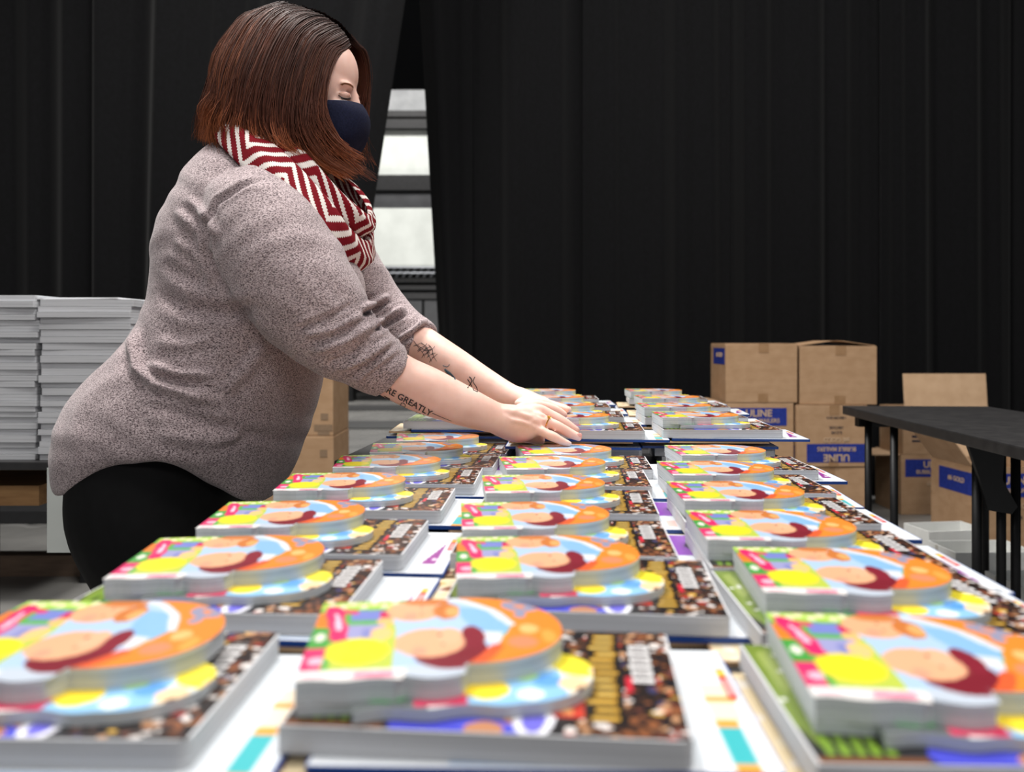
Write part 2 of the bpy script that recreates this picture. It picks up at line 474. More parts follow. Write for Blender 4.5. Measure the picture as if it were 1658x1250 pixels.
def art_sport(seed=3):
    r = np.random.default_rng(seed)
    c = Cv(.207, .155, 212, 155, (34, 24, 22))
    pal = [(74, 44, 30), (140, 84, 50), (200, 150, 110), (235, 228, 224), (20, 18, 26), (180, 60, 40), (110, 60, 44), (60, 60, 100), (226, 180, 80)]
    for k in range(900):
        u = r.uniform(.25, 1.02); v = r.uniform(0, 1)
        if u < .7 and v < .75: continue
        i = int(r.choice(len(pal), p=[.2, .16, .12, .13, .2, .05, .08, .03, .03]))
        c.ell(u, v, r.uniform(.006, .022), r.uniform(.008, .028), pal[i], r.uniform(0, 3))
    c.rect(0, .30, 0, 1, (24, 24, 22)); c.rect(.2, .7, .0, .8, (26, 24, 26))
    # white roster lines at the left, away side
    for k in range(11):
        v = .45 + .052 * k
        c.rect(.10 + .02 * (k % 3), .10 + .02 * (k % 3) + r.uniform(.08, .19), v, v + .026, (238, 236, 236))
    c.rect(.24, .31, .93, 1, (196, 40, 34)); c.rect(.25, .3, .66, .72, (196, 60, 40))
    # green jagged grass
    base = (118, 140, 50)
    c.poly([(0, .25), (0, 1), (.09, 1), (.12, .8), (.10, .7), (.15, .52), (.11, .5), (.17, .22), (.12, .36), (.13, .12), (.085, .42), (.08, .05), (.045, .4), (.03, .1)], base)
    c.poly([(.02, .9), (.06, .95), (.07, .6), (.03, .5)], (150, 166, 84))
    for k in range(5): c.stroke([(.05 + .035 * k, .32 - .03 * k), (.04 + .035 * k, .06)], .0022, (120, 156, 40))
    for k in range(12): c.ell(r.uniform(0, .2), r.uniform(.3, 1), .010, .014, (236, 236, 232), r.uniform(0, 3))
    c.rect(0, .25, 0, .035, (120, 70, 30))
    for k in range(14): c.ell(.27 + .017 * k, .26 + .05 * math.sin(k * 1.7), .009, .016, (196, 196, 190), k)
    # players in blue and white
    c.ell(.36, .05, .10, .12, (66, 70, 200)); c.ell(.52, .10, .09, .17, (72, 78, 206)); c.ell(.60, .30, .07, .10, (84, 90, 214)); c.ell(.33, .22, .05, .09, (230, 230, 240))
    c.ell(.38, .26, .03, .07, (206, 50, 60)); c.ell(.36, .3, .04, .04, (50, 50, 160)); c.ell(.50, .02, .05, .06, (190, 130, 90)); c.ell(.56, .16, .025, .09, (200, 132, 84))
    c.ell(.62, .14, .055, .17, (240, 240, 248)); c.ell(.62, .30, .04, .07, (236, 236, 246)); c.ell(.62, .1, .03, .09, (110, 104, 214))
    c.rect(.60, .625, .26, .36, (90, 90, 200))
    # red block and stacked gold title letters, running up the book
    c.rect(.665, .745, .13, .32, (206, 56, 36)); c.rect(.69, .72, .16, .2, (250, 180, 110)); c.rect(.69, .72, .25, .29, (250, 150, 90))
    c.rect(.75, .85, .10, .98, (26, 20, 18))
    for k in range(13):
        v = .12 + .066 * k
        o_ = .012 * math.sin(k * 2.3); c.rect(.765 + o_, .835 + o_ * .4, v, v + .034, (206, 156, 48)); c.rect(.772 + o_, .825 + o_ * .4, v + .010, v + .020, (246, 220, 130))
    c.rect(.87, .945, .42, .86, (30, 22, 26))
    for k in range(6):
        v = .45 + .068 * k
        c.rect(.875 + .006 * (k % 2), .94, v, v + .042, (246, 244, 244)); c.rect(.89, .925, v + .014, v + .024, (60, 50, 54))
    c.rect(.86, .88, .36, .5, (206, 40, 60))
    return c

def art_white(kind):
    c = Cv(.235, .165, 130, 90, (234, 240, 246))
    c.rect(0, 1, 0, .05, (240, 244, 250))
    if kind == 0:
        c.rect(.90, .955, .05, .30, (66, 184, 190)); c.rect(.90, .96, .0, .05, (240, 166, 60)); c.rect(.90, .96, .30, .35, (240, 166, 60)); c.rect(.90, .97, .35, .66, (250, 232, 206))
        c.rect(.90, .98, .50, .54, (238, 170, 90))
    elif kind == 1:
        c.poly([(.89, .2), (.95, .2), (.95, .7)], (150, 56, 150)); c.ell(.935, .3, .012, .03, (240, 220, 240))
    else:
        c.rect(.80, .95, .45, .98, (140, 70, 180)); c.ell(.91, .7, .02, .08, (30, 20, 50))
        c.rect(.86, .9, .1, .3, (240, 200, 190))
    c.rect(.962, .992, .52, .80, (214, 30, 40)); c.rect(.966, .988, .74, .79, (250, 200, 60)); c.rect(.972, .980, .56, .70, (250, 210, 205))
    c.rect(.3, .8, .02, .035, (170, 196, 230))
    return c

def art_cream():
    r = np.random.default_rng(9)
    c = Cv(.215, .16, 110, 80, (246, 226, 186))
    for k in range(120):
        c.ell(r.uniform(0, 1), r.uniform(0, 1), r.uniform(.01, .04), r.uniform(.02, .05), [(220, 120, 96), (250, 236, 206), (150, 84, 60), (240, 190, 110), (250, 240, 226)][int(r.integers(5))], r.uniform(0, 3))
    return c

def print_mesh(name, cv, warp=None):
    """warp(u, v) arrays -> local x, y ; default rectangle"""
    ny, nx, _ = cv.c.shape
    U, V = cv.U, cv.V
    if warp is None: X, Y = U * cv.w, V * cv.h; colr = cv.c
    else:
        X, Y, colr = warp(cv)
    vs = np.stack([X.ravel(), Y.ravel(), np.zeros(nx * ny)], 1)
    idx = np.arange(nx * ny).reshape(ny, nx)
    fs = np.stack([idx[:-1, :-1].ravel(), idx[:-1, 1:].ravel(), idx[1:, 1:].ravel(), idx[1:, :-1].ravel()], 1)
    me = bpy.data.meshes.new(name); me.from_pydata(vs.tolist(), [], fs.tolist())
    at = me.color_attributes.new('ink', 'FLOAT_COLOR', 'POINT')
    dat = np.ones((nx * ny, 4), np.float32); dat[:, :3] = colr.reshape(-1, 3) * .76
    at.data.foreach_set('color', dat.ravel())
    me.materials.append(M_print); me.update()
    return me

# outline of the shaped book: front edge and back edge as functions of x (metres)
def up_lo(x):
    a = np.where(x < .056, .0016 * np.sin(x * 190), 0.0)
    a = np.where((x >= .056) & (x < .089), .004 - .006 * np.sin((x - .056) / .033 * np.pi), a)
    r = .079 - .060 * np.sqrt(np.clip(1 - ((x - .097) / .0532) ** 2, 0, 1)) + .0
    a = np.where(x >= .089, np.where(x < .097, .019, r), a)
    return a
def up_hi(x):
    r = .079 + .068 * np.sqrt(np.clip(1 - ((x - .092) / .0582) ** 2, 0, 1))
    return np.where(x < .092, .147 - .004 * (1 - x / .092), r)
def lo_lo(x):
    t = np.clip((x - .120) / .042, 0, 1)
    return np.where(x < .12, -.010 + .0022 * np.sin(x * 160), .038 - .048 * np.sqrt(1 - t ** 2))
def lo_hi(x):
    t = np.clip((x - .120) / .042, 0, 1)
    return np.where(x < .12, .10, .038 + .034 * np.sqrt(1 - t ** 2))

def warp_fn(x0, x1, flo, fhi, ox, oy):
    def wf(cv):
        ny, nx, _ = cv.c.shape
        s = cv.U; xx = x0 + (x1 - x0) * (1 - (1 - s) ** 1.35)   # denser at the rounded end
        lo, hi = flo(xx), fhi(xx)
        yy = lo + (hi - lo) * cv.V
        ui = np.clip(((xx - ox) / cv.w) * (nx - 1), 0, nx - 1).astype(int)
        vi = np.clip(((yy - oy) / cv.h) * (ny - 1), 0, ny - 1).astype(int)
        return xx, yy, cv.c[vi, ui]
    return wf
me_up_print = print_mesh('shaped_cover', art_shaped(), warp_fn(0, .15, up_lo, up_hi, 0, 0))
me_lo_print = print_mesh('stepped_page', art_step(), warp_fn(.03, .162, lo_lo, lo_hi, .03, -.012))
me_sport_print = [print_mesh('sport_cover', art_sport(3)), print_mesh('sport_cover', art_sport(5))]
me_white_print = [print_mesh('white_cover', art_white(k)) for k in range(3)]
me_cream_print = print_mesh('cream_cover', art_cream())

def outline(x0, x1, flo, fhi, n=44):
    s = np.linspace(0, 1, n); xx = x0 + (x1 - x0) * (1 - (1 - s) ** 2)
    lo = [(x, float(flo(np.array(x)))) for x in xx]; hi = [(x, float(fhi(np.array(x)))) for x in xx[::-1]]
    if abs(lo[-1][1] - hi[0][1]) < 1e-4: hi = hi[1:]
    return lo + hi
def rrect(w, h, r, n=5, corners=(1, 1, 1, 1)):
    pts = []
    for k, (cx_, cy_, a0) in enumerate(((w - r, r, -90), (w - r, h - r, 0), (r, h - r, 90), (r, r, 180))):
        if corners[k]:
            pts += [(cx_ + r * math.cos(math.radians(a0 + 90 * i / n)), cy_ + r * math.sin(math.radians(a0 + 90 * i / n))) for i in range(n + 1)]
        else:
            pts.append([(w, 0), (w, h), (0, h), (0, 0)][k])
    return pts

T_SMALL, T_LOW, T_SPORT, T_WHITE, T_CREAM = .0115, .0065, .0140, .0040, .0030
EPS = .0003
def centre_shift(me, dx, dy):
    co = get_co(me); co[:, 0] -= dx; co[:, 1] -= dy; set_co(me, co)

me_small_blk = MB().prism(outline(0.0008, .1492, up_lo, up_hi), T_LOW, T_LOW + T_SMALL).mesh('shaped_pages')
me_low_blk = MB().prism(outline(.031, .161, lo_lo, lo_hi), 0, T_LOW - .0002).mesh('step_pages')
mb_ = MB().prism([(0.001, .001), (.06, .001), (.06, .14), (.001, .14)], 0, T_LOW - .0002); me_low_left = mb_.mesh('step_pages')
for me in (me_small_blk, me_low_blk, me_low_left, me_up_print, me_lo_print): centre_shift(me, .075, .074)
for me in (me_small_blk, me_low_blk, me_low_left, me_up_print, me_lo_print):
    co = get_co(me); co[:, 1] = (co[:, 1] - .074) * .92 + .070; set_co(me, co)
for me in (me_small_blk, me_low_blk, me_low_left): me.materials.append(M_board)
me_sport_blk = MB().prism(rrect(.207, .155, .006, corners=(1, 1, 0, 0)), 0, T_SPORT).mesh('sport_pages'); me_sport_blk.materials.append(M_pages)
me_white_blk = MB().prism(rrect(.235, .165, .003), 0, T_WHITE).mesh('white_block'); me_white_blk.materials.append(M_blueedge)
me_cream_blk = MB().prism(rrect(.215, .16, .003), 0, T_CREAM).mesh('cream_block'); me_cream_blk.materials.append(M_creamedge)
for me in (me_sport_blk, *me_sport_print): centre_shift(me, .1035, .0775)
for me in (me_white_blk, *me_white_print): centre_shift(me, .1175, .0825)
for me in (me_cream_blk, me_cream_print): centre_shift(me, .1075, .08)
def inset(me, s):
    co = get_co(me); co[:, :2] *= s; set_co(me, co)
for me in me_sport_print: inset(me, .985)
for me in me_white_print: inset(me, .99)
inset(me_cream_print, .985)

def put(name, me, x, y, z, rz, parts, label, cat, group):
    o = link(name, me); o.location = (x, y, z); o.rotation_euler = (0, 0, rz)
    tag(o, label, cat, group)
    for pn, pm, pz in parts:
        c = link(pn, pm, parent=o); c.location = (0, 0, pz)
    return o

# ------------------------------------------------------------------ main tables
SLOPE = math.radians(5.7)
def folding_table(name, cx_, cy_, wx, ly, ztop, rz, label, legs=True, mat=M_tabletop, thick=.03, group=None):
    t = empty(name, (cx_, cy_, 0), rz); tag(t, label, 'table', group)
    MB().box(-wx / 2, wx / 2, -ly / 2, ly / 2, ztop - thick, ztop).build('tabletop', mat, t, bevel=.004)
    for sy in (-1, 1): MB().box(-wx / 2 + .02, wx / 2 - .02, sy * (ly / 2 - .03) - .01, sy * (ly / 2 - .03) + .01, ztop - .07, ztop - thick).build('apron', M_black, t)
    for sx in (-1, 1):
        for sy in (-1, 1):
            MB().bar((sx * (wx / 2 - .06), sy * (ly / 2 - .18), 0), (sx * (wx / 2 - .06), sy * (ly / 2 - .18), ztop - thick), .013).build('leg', M_darkmetal, t, smooth=True)
    for sy in (-1, 1):
        MB().bar((-(wx / 2 - .06), sy * (ly / 2 - .18), .25), ((wx / 2 - .06), sy * (ly / 2 - .18), .25), .010).build('stretcher', M_darkmetal, t, smooth=True)
    return t
ZT = .745
folding_table('folding_table', .01, .55, .745, 1.83, ZT, -SLOPE, 'long black table nearest the camera, covered with three columns of book stacks')
folding_table('folding_table', .15, 2.27, .80, 1.52, ZT, -SLOPE, 'second black table end to end with the near one, beyond the woman\'s hands')

# ------------------------------------------------------------------ book stacks
ordn = ['nearest', 'second', 'third', 'fourth', 'fifth', 'sixth', 'seventh']
cols = {
 'left':   [(-.176, .507, 2), (-.156, .70, -6), (-.151, .87, -6), (-.134, 1.07, -5), (-.104, 1.250, -7), (-.080, 1.408, -8), (-.060, 1.566, -9)],
 'middle': [(.031, .512, -7), (.105, .70, -4), (.099, .864, -5), (.115, 1.054, -5), (.136, 1.235, -7), (.162, 1.385, -8)],
 'right':  [(.305, .478, 8), (.331, .655, 6), (.325, .815, 4), (.340, 1.00, 2), (.360, 1.18, 0), (.407, 1.375, -2)],
}
def place_stack(rx, yc, rot, where, seed, double=False, topped=True, wk=None, off=0.0, ws=.030):
    r = random.Random(seed)
    z = ZT + .0005
    xs = rx - .075
    base = -SLOPE * .5
    lx, ly_ = xs + .028 + off, yc - .012
    wx_, wy_ = lx + ws, ly_ - .002
    if double:
        z += .0
        for nm in range(2):
            put('sports_almanac', me_sport_blk, lx + r.uniform(-.012, .012), ly_ + r.uniform(.004, .016), z, base + math.radians(r.uniform(-3, 3)),
                [('front_cover', me_sport_print[nm], T_SPORT + EPS)], ('lowest' if nm == 0 else 'second lowest') + ' thick sports book, ' + where, 'book', 'sports books in the base of the far stacks')
            z += T_SPORT + .0008
        put('activity_book', me_white_blk, lx - .02, ly_ + .004, z, base + math.radians(r.uniform(-2, 2)), [('front_cover', me_white_print[2], T_WHITE + EPS)],
            'thin white book halfway down, ' + where, 'book', 'white books halfway down the far stacks')
        z += T_WHITE + .0008
        z = ZT + .040
    put('comic_book', me_cream_blk, lx - .024 + r.uniform(-.004, .004), ly_ + r.uniform(-.004, .008), z, base + math.radians(r.uniform(-3, 3)),
        [('front_cover', me_cream_print, T_CREAM + EPS)], 'thin cream patterned book under the white one, ' + where, 'book', 'cream patterned books under the stacks')
    z += T_CREAM + .0008
    k = r.randrange(3) if wk is None else wk
    desc = ['white workbook with teal block', 'white workbook with purple triangle', 'white workbook with violet block'][k]
    put('workbook', me_white_blk, wx_ + r.uniform(-.006, .004), wy_ + r.uniform(-.006, .004), z, base + math.radians(r.uniform(-3, 2)),
        [('front_cover', me_white_print[k], T_WHITE + EPS)], desc + ', ' + where, 'book', 'blue edged white workbooks in the stacks')
    z += T_WHITE + .0008
    put('sports_almanac', me_sport_blk, lx, ly_, z, base + math.radians(r.uniform(-2.0, 2.0) + rot * .15), [('front_cover', me_sport_print[seed % 2], T_SPORT + EPS)],
        'thick sports book with crowd and gold cover, ' + where, 'book', 'sports books with crowd covers')
    z += T_SPORT + .0008
    if topped:
        put('shaped_picture_book', me_small_blk, xs, yc, z, math.radians(-rot * .8), [
            ('front_cover', me_up_print, T_LOW + T_SMALL + EPS), ('stepped_layer', me_low_blk, 0), ('stepped_layer', me_low_left, 0), ('printed_step', me_lo_print, T_LOW + .0001)],
            'orange rounded shaped picture book on top, ' + where, 'book', 'shaped picture books on top of the stacks')
sd = 20
WK = {('left', 0): 0, ('left', 1): 1, ('left', 2): 1, ('middle', 2): 2, ('middle', 3): 2}
for cn, lst in cols.items():
    for i, (rx, yc, rot) in enumerate(lst):
        sd += 1
        side = 'nearest stack of the %s column' % cn if i == 0 else '%s stack from the front, %s column' % (ordn[i], cn)
        place_stack(rx, yc, -rot if False else rot, side, sd, wk=WK.get((cn, i)), off={('left', 0): -.036, ('middle', 0): .008, ('left', 1): -.018, ('right', 0): -.012, ('right', 1): -.014}.get((cn, i), 0.0), ws=.022 if cn == 'right' else .030)
far = {
 'middle': [(.178, 1.565, -3), (.177, 1.83, -2), (.176, 2.08, -3), (.176, 2.36, -4)],
 'right':  [(.416, 1.575, 1), (.42, 1.81, 1), (.455, 2.08, -1), (.468, 2.36, 0)],
}
for cn, lst in far.items():
    for i, (rx, yc, rot) in enumerate(lst):
        sd += 1
        side = '%s stack, %s column, far table' % (ordn[i], cn)
        place_stack(rx, yc, rot, side, sd, double=True)
for i, yc in enumerate((1.730, 1.90)):
    sd += 1
    place_stack(-.055 + .02 * i, yc, 0, '%s topless stack, far table left' % ordn[i], sd, double=True, topped=False)

# ------------------------------------------------------------------ left cart with tall stacks of books
cart = empty('utility_cart', (0, 0, 0)); tag(cart, 'black table with a wooden shelf holding the tall book stacks at the left', 'table')
Yc0 = 2.05
zc = HC - (746 - CY) / F * Yc0
MB().box(cx(-190, Yc0), cx(330, Yc0), Yc0 - .02, Yc0 + .45, zc - .02, zc).build('tabletop', M_tabletop, cart, bevel=.003)
zs = HC - (780 - CY) / F * 2.2
MB().box(cx(-200, 2.2), cx(84, 2.2), 2.14, 2.44, zs - .05, zs).build('shelf', M_wood, cart)
for x_, y_ in ((cx(-185, Yc0), Yc0 + .02), (cx(318, Yc0), Yc0 + .05), (cx(-185, Yc0), Yc0 + .42), (cx(318, Yc0), Yc0 + .42)):
    MB().box(x_ - .014, x_ + .014, y_ - .014, y_ + .014, 0, zc - .02).build('leg', M_darkmetal, cart)
# crosswise drop of white card hanging from the table
tag(MB().box(cx(78, 2.02), cx(200, 2.02), 2.015, 2.024, HC - (894 - CY) / F * 2.02, HC - (757 - CY) / F * 2.02).build('white_board', M_white),
    'blank white board hanging below the book stacks behind the woman\'s leg', 'board')
tag(MB().box(cx(-300, 3.5), cx(330, 3.5), 3.5, 3.58, 0, .085).build('wooden_beam', M_plank), 'dark wooden beam lying on the grey floor at the far left', 'beam')
tag(MB().box(cx(-260, 3.2), cx(110, 3.2), 3.1, 3.7, .30, .345).box(cx(-260, 3.2), cx(-240, 3.2), 3.1, 3.7, 0, .30).box(cx(86, 3.2), cx(110, 3.2), 3.4, 3.7, 0, .30).build('storage_bench', M_black), 'low black bench in the shadow under the book stacks', 'bench')

me_tall = [MB().prism(rrect(.222, .155, .003), 0, t).mesh('stack_pages') for t in (.0128, .0145, .0165)]
for me in me_tall: me.materials.append(M_pages); centre_shift(me, .111, 0)
def ordw(n):
    base_ = ['topmost', 'second', 'third', 'fourth', 'fifth', 'sixth', 'seventh', 'eighth', 'ninth', 'tenth', 'eleventh', 'twelfth', 'thirteenth', 'fourteenth', 'fifteenth', 'sixteenth', 'seventeenth', 'eighteenth', 'nineteenth', 'twentieth', 'twenty-first', 'twenty-second', 'twenty-third', 'twenty-fourth', 'twenty-fifth', 'twenty-sixth', 'twenty-seventh', 'twenty-eighth', 'twenty-ninth', 'thirtieth', 'thirty-first', 'thirty-second']
    return base_[n] if n == 0 else base_[n] + ' from the top'
r = random.Random(4)
me_whiteb = me_white_blk.copy(); me_whiteb.materials.clear(); me_whiteb.materials.append(M_paper)
me_tallcover = print_mesh('tall_cover', art_white(2)); centre_shift(me_tallcover, .1175, .0); inset(me_tallcover, .93)
for si, (xl, ztop_, Ys, sname) in enumerate(((-92, 478, Yc0 + .01, 'the far left stack'), (62, 486, Yc0, 'stack left of the woman'), (205, 488, Yc0 + .06, 'stack hidden behind woman'))):
    z = zc + .0005; lst = []
    ztop = HC - (ztop_ - CY) / F * Ys
    while z < ztop - .012:
        me = r.choice(me_tall); t = .0128 if me is me_tall[0] else (.0145 if me is me_tall[1] else .0165)
        lst.append((me, z)); z += t + .0006
    for k, (me, zz) in enumerate(lst):
        o = link('paperback_book', me)
        o.location = (cx(xl, Ys) + .111 + r.uniform(-.006, .006), Ys + r.uniform(0, .010), zz); o.rotation_euler = (0, 0, math.radians(r.uniform(-2.2, 2.2)))
        tag(o, 'grey-edged paperback, %s in %s' % (ordw(len(lst) - 1 - k), sname), 'book', 'paperbacks in the tall left stacks')
    if si == 1:
        put('activity_book', me_whiteb, cx(112, Ys), Ys + .10, z + .0005, math.radians(-4), [('front_cover', me_white_print[2], T_WHITE + EPS)], 'thin white book lying crooked on top of the tall stack left of the woman', 'book', None)

# ------------------------------------------------------------------ cardboard boxes
def place_text(me, mat, parent, x, y, z, flip=False, sx=1.0, rzside=False):
    o = link('lettering', me, mat, parent)
    R = Matrix.Rotation(math.radians(90), 4, 'X')
    if flip: R = R @ Matrix.Rotation(math.pi, 4, 'Z')
    if rzside: R = Matrix.Rotation(math.radians(-90), 4, 'Z') @ R
    o.matrix_local = Matrix.Translation((x, y, z)) @ R @ Matrix.Diagonal((sx, 1, 1, 1))
    return o
t_uline = text_mesh('ULINE', .050, bold=.0012); t_bm = text_mesh('BUBBLE MAILERS', .030, bold=.0005); t_gold = text_mesh('#6 GOLD', .032, bold=.0008)
t_s1 = text_mesh('100/CASE', .018); t_s2 = text_mesh('S-5149', .020); t_s3 = text_mesh('1-800-295-5510', .016)
def carton(x0, x1, Y0, d, z0, z1, rz, label, print_=None, tape=True, flaps=False, side_label=False, group='brown cardboard cartons at the back'):
    w_ = x1 - x0; h = z1 - z0
    t = empty('cardboard_box', (x0, Y0, z0), rz); tag(t, label, 'box', group)
    if flaps:
        m = MB(); th = .005
        m.box(0, w_, 0, th, 0, h).box(0, w_, d - th, d, 0, h).box(0, th, th, d - th, 0, h).box(w_ - th, w_, th, d - th, 0, h).box(th, w_ - th, th, d - th, 0, th)
        m.build('box_body', M_card, t)
    else:
        MB().box(0, w_, 0, d, 0, h - .004).build('box_body', M_card, t, bevel=.003)
        MB().box(.002, w_ - .002, .001, d / 2 - .002, h - .0038, h).build('flap', M_card, t)
        MB().box(.002, w_ - .002, d / 2 + .002, d - .001, h - .0038, h).build('flap', M_card, t)
    if tape:
        MB().box(w_ * .46, w_ * .60, -.0012, -.0002, h * .84, h - .001).build('tape_strip', M_tape, t)
        MB().box(w_ * .45, w_ * .59, -.0012, -.0002, .001, h * .15).build('tape_strip', M_tape, t)
    if side_label:
        MB().box(-.0012, -.0002, .02, d * .8, h * .64, h * .92).build('blue_label', M_blueink, t)
        place_text(t_gold, M_tanink, t, -.002, d * .4, h * .8, rzside=True)
    if print_ == 'up':
        MB().box(w_ * .06, w_ * .90, -.0012, -.0002, h * .63, h * .92).build('blue_label', M_blueink, t)
        place_text(t_uline, M_tanink, t, w_ * .5, -.002, h * .83); place_text(t_bm, M_tanink, t, w_ * .5, -.002, h * .71, sx=.96)
        place_text(t_gold, M_blackink, t, w_ * .55, -.002, h * .52)
        place_text(t_s2, M_blackink, t, w_ * .5, -.002, h * .38)
    if print_ == 'down':
        MB().box(w_ * .14, w_ * .975, -.0012, -.0002, h * .07, h * .37).build('blue_label', M_blueink, t)
        place_text(t_uline, M_tanink, t, w_ * .56, -.002, h * .15, flip=True); place_text(t_bm, M_tanink, t, w_ * .56, -.002, h * .29, flip=True, sx=.9)
        place_text(t_gold, M_blackink, t, w_ * .56, -.002, h * .44, flip=True)
        place_text(t_s2, M_blackink, t, w_ * .56, -.002, h * .56, flip=True); place_text(t_s1, M_blackink, t, w_ * .56, -.002, h * .64, flip=True)
        place_text(t_s3, M_blackink, t, w_ * .56, -.002, h * .80, flip=True)
        MB().box(-.0012, -.0002, .03, d * .8, h * .08, h * .34).build('blue_label', M_blueink, t)
    return t
YB = 4.4
zb = lambda py, Y=YB: HC - (py - CY) / F * Y
carton(cx(1175, YB), cx(1291, YB), YB, .33, zb(652), zb(556), 0, 'plain brown cardboard box, upper left of the stacked cartons, blue label on its side', side_label=True)
b2 = carton(cx(1295, YB), cx(1419, YB), YB, .33, zb(655), zb(560), math.radians(-1), 'plain brown cardboard box, upper right of the stacked cartons, flaps slightly raised')
carton(cx(1172, YB), cx(1285, YB), YB, .33, zb(752), zb(652.6), 0, 'cardboard box with upright blue label, middle row left of the stack', 'up', tape=False)
carton(cx(1288, YB), cx(1403, YB), YB - .02, .33, zb(755), zb(655.6), math.radians(1), 'cardboard box with upside-down blue label, middle row right of the stack', 'down')
carton(cx(1276, YB), cx(1400, YB), YB - .01, .34, 0, zb(755.8), 0, 'brown cardboard box on the floor, bottom right of the stack')
carton(cx(1150, YB), cx(1272, YB), YB - .01, .34, 0, zb(752.8), 0, 'brown cardboard box on the floor, bottom left of the stack')
carton(cx(1050, YB), cx(1168, YB), YB + .02, .28, .33, zb(650), 0, 'brown cardboard box peeking out behind the right column of books')
carton(cx(1050, YB), cx(1145, YB), YB + .02, .30, 0, .329, 0, 'brown cardboard box on the floor behind the right column of books')
# raised flaps of the top boxes
def flap(parent, x0, x1, y0, z0, run, rise, mat=M_card):
    vs = [(x0, y0, z0), (x1, y0, z0), (x1, y0 + run, z0 + rise), (x0, y0 + run, z0 + rise)]
    vs += [(a, b, c + .004) for a, b, c in vs]
    me = mesh_from('flap', vs, [(3, 2, 1, 0), (4, 5, 6, 7), (0, 1, 5, 4), (1, 2, 6, 5), (2, 3, 7, 6), (3, 0, 4, 7)])
    return link('flap', me, mat, parent)
hh = zb(560) - zb(655)
for s_ in (0, 1):
    xa, xb = (0.0, .17) if s_ == 0 else (.39, .22)
    vs = [(xa, .02, hh), (xa, .30, hh), (xb, .30, hh + .024), (xb, .02, hh + .024)]
    vs += [(a, b, c + .003) for a, b, c in vs]
    link('flap', mesh_from('flap', vs, [(3, 2, 1, 0), (4, 5, 6, 7), (0, 1, 5, 4), (1, 2, 6, 5), (2, 3, 7, 6), (3, 0, 4, 7)]), M_card, b2)

YD = 4.74
zd = lambda py: HC - (py - CY) / F * YD
dl = carton(cx(1459, YD), cx(1570, YD), YD, .34, 0, zd(736), 0, 'shadowed cardboard box standing on the floor under the open box, blue label', 'up', tape=False)
vs_fl = MB().box(-.17, -.001, .02, .30, zd(736) - .006, zd(736) - .001).build('flap', M_cardin, dl)
d2 = carton(cx(1462, YD), cx(1600, YD), YD - .0, .30, zd(736) + .001, zd(661), 0, 'open cardboard box with its tall rear flap standing up, behind the black table', None, tape=False, flaps=True)
hd = zd(661) - zd(736) - .001; wd_ = cx(1600, YD) - cx(1462, YD)
flap(d2, 0.008, wd_ - .002, .002, hd, .02, .187, M_cardin)
# mailer drawing on its front
M_draw = noisy('grey_blue_print', (142, 132, 134), (156, 146, 148), 60, rough=.8)
MB().add([(.16, -.001, hd * .66), (.27, -.001, hd * .86), (.40, -.001, hd * .52), (.28, -.001, hd * .30)], [(0, 1, 2, 3)]).build('mailer_drawing', M_draw, d2)
MB().box(.05, .15, -.0012, -.0002, hd * .36, hd * .41).box(.05, .12, -.0012, -.0002, hd * .27, hd * .31).build('printed_lines', M_blackink, d2)
YE = 3.95
ze = lambda py: HC - (py - CY) / F * YE
e1 = carton(cx(1578, YE), cx(1720, YE), YE, .36, 0, ze(757), math.radians(4), 'open cardboard box on the floor at the right edge, behind the table legs', 'up', tape=False, flaps=True, side_label=True)
he = ze(757); we = cx(1720, YE) - cx(1578, YE)
flap(e1, .01, we * .98, .358, he, .05, .17, M_cardin)
vs = [(0, .01, he), (0, .35, he), (-.10, .35, he + .13), (-.10, .01, he + .13)]; vs += [(a + .004, b, c + .003) for a, b, c in vs]
link('flap', mesh_from('flap', vs, [(3, 2, 1, 0), (4, 5, 6, 7), (0, 1, 5, 4), (1, 2, 6, 5), (2, 3, 7, 6), (3, 0, 4, 7)]), M_cardin, e1)
# box behind the woman, near the gap
YF = 3.6
zf = lambda py: HC - (py - CY) / F * YF
fb = carton(cx(420, YF), cx(540, YF), YF, .34, 0, zf(706), 0, 'brown cardboard box on the floor between the woman and the curtain gap', None, tape=False, group='brown cartons beside the woman')
fb2 = carton(cx(422, YF), cx(539, YF), YF + .005, .34, zf(706) + .001, zf(600), 0, 'brown cardboard box with grey printing stacked beside the woman\'s belly', None, tape=False, group='brown cartons beside the woman')
for k, (a, b, c, d_) in enumerate(((519, 531, 668, 680), (508, 538, 686, 698), (514, 533, 697, 706))):
    x_ = cx(a, YF) - cx(422, YF); x2 = cx(b, YF) - cx(422, YF); z0_ = zf(706) + .001
    MB().box(x_, x2, -.0012, -.0002, max(.002, zf(d_) - z0_), zf(c) - z0_ - .004).build('printed_lines', noisy('faded_print', (120, 98, 76), (132, 108, 84), 200, rough=.8), fb2)
MB().box(cx(518, YF) - cx(420, YF), cx(530, YF) - cx(420, YF), -.0012, -.0002, zf(740), zf(728)).build('printed_lines', noisy('faded_print', (120, 98, 76), (132, 108, 84), 200, rough=.8), fb)

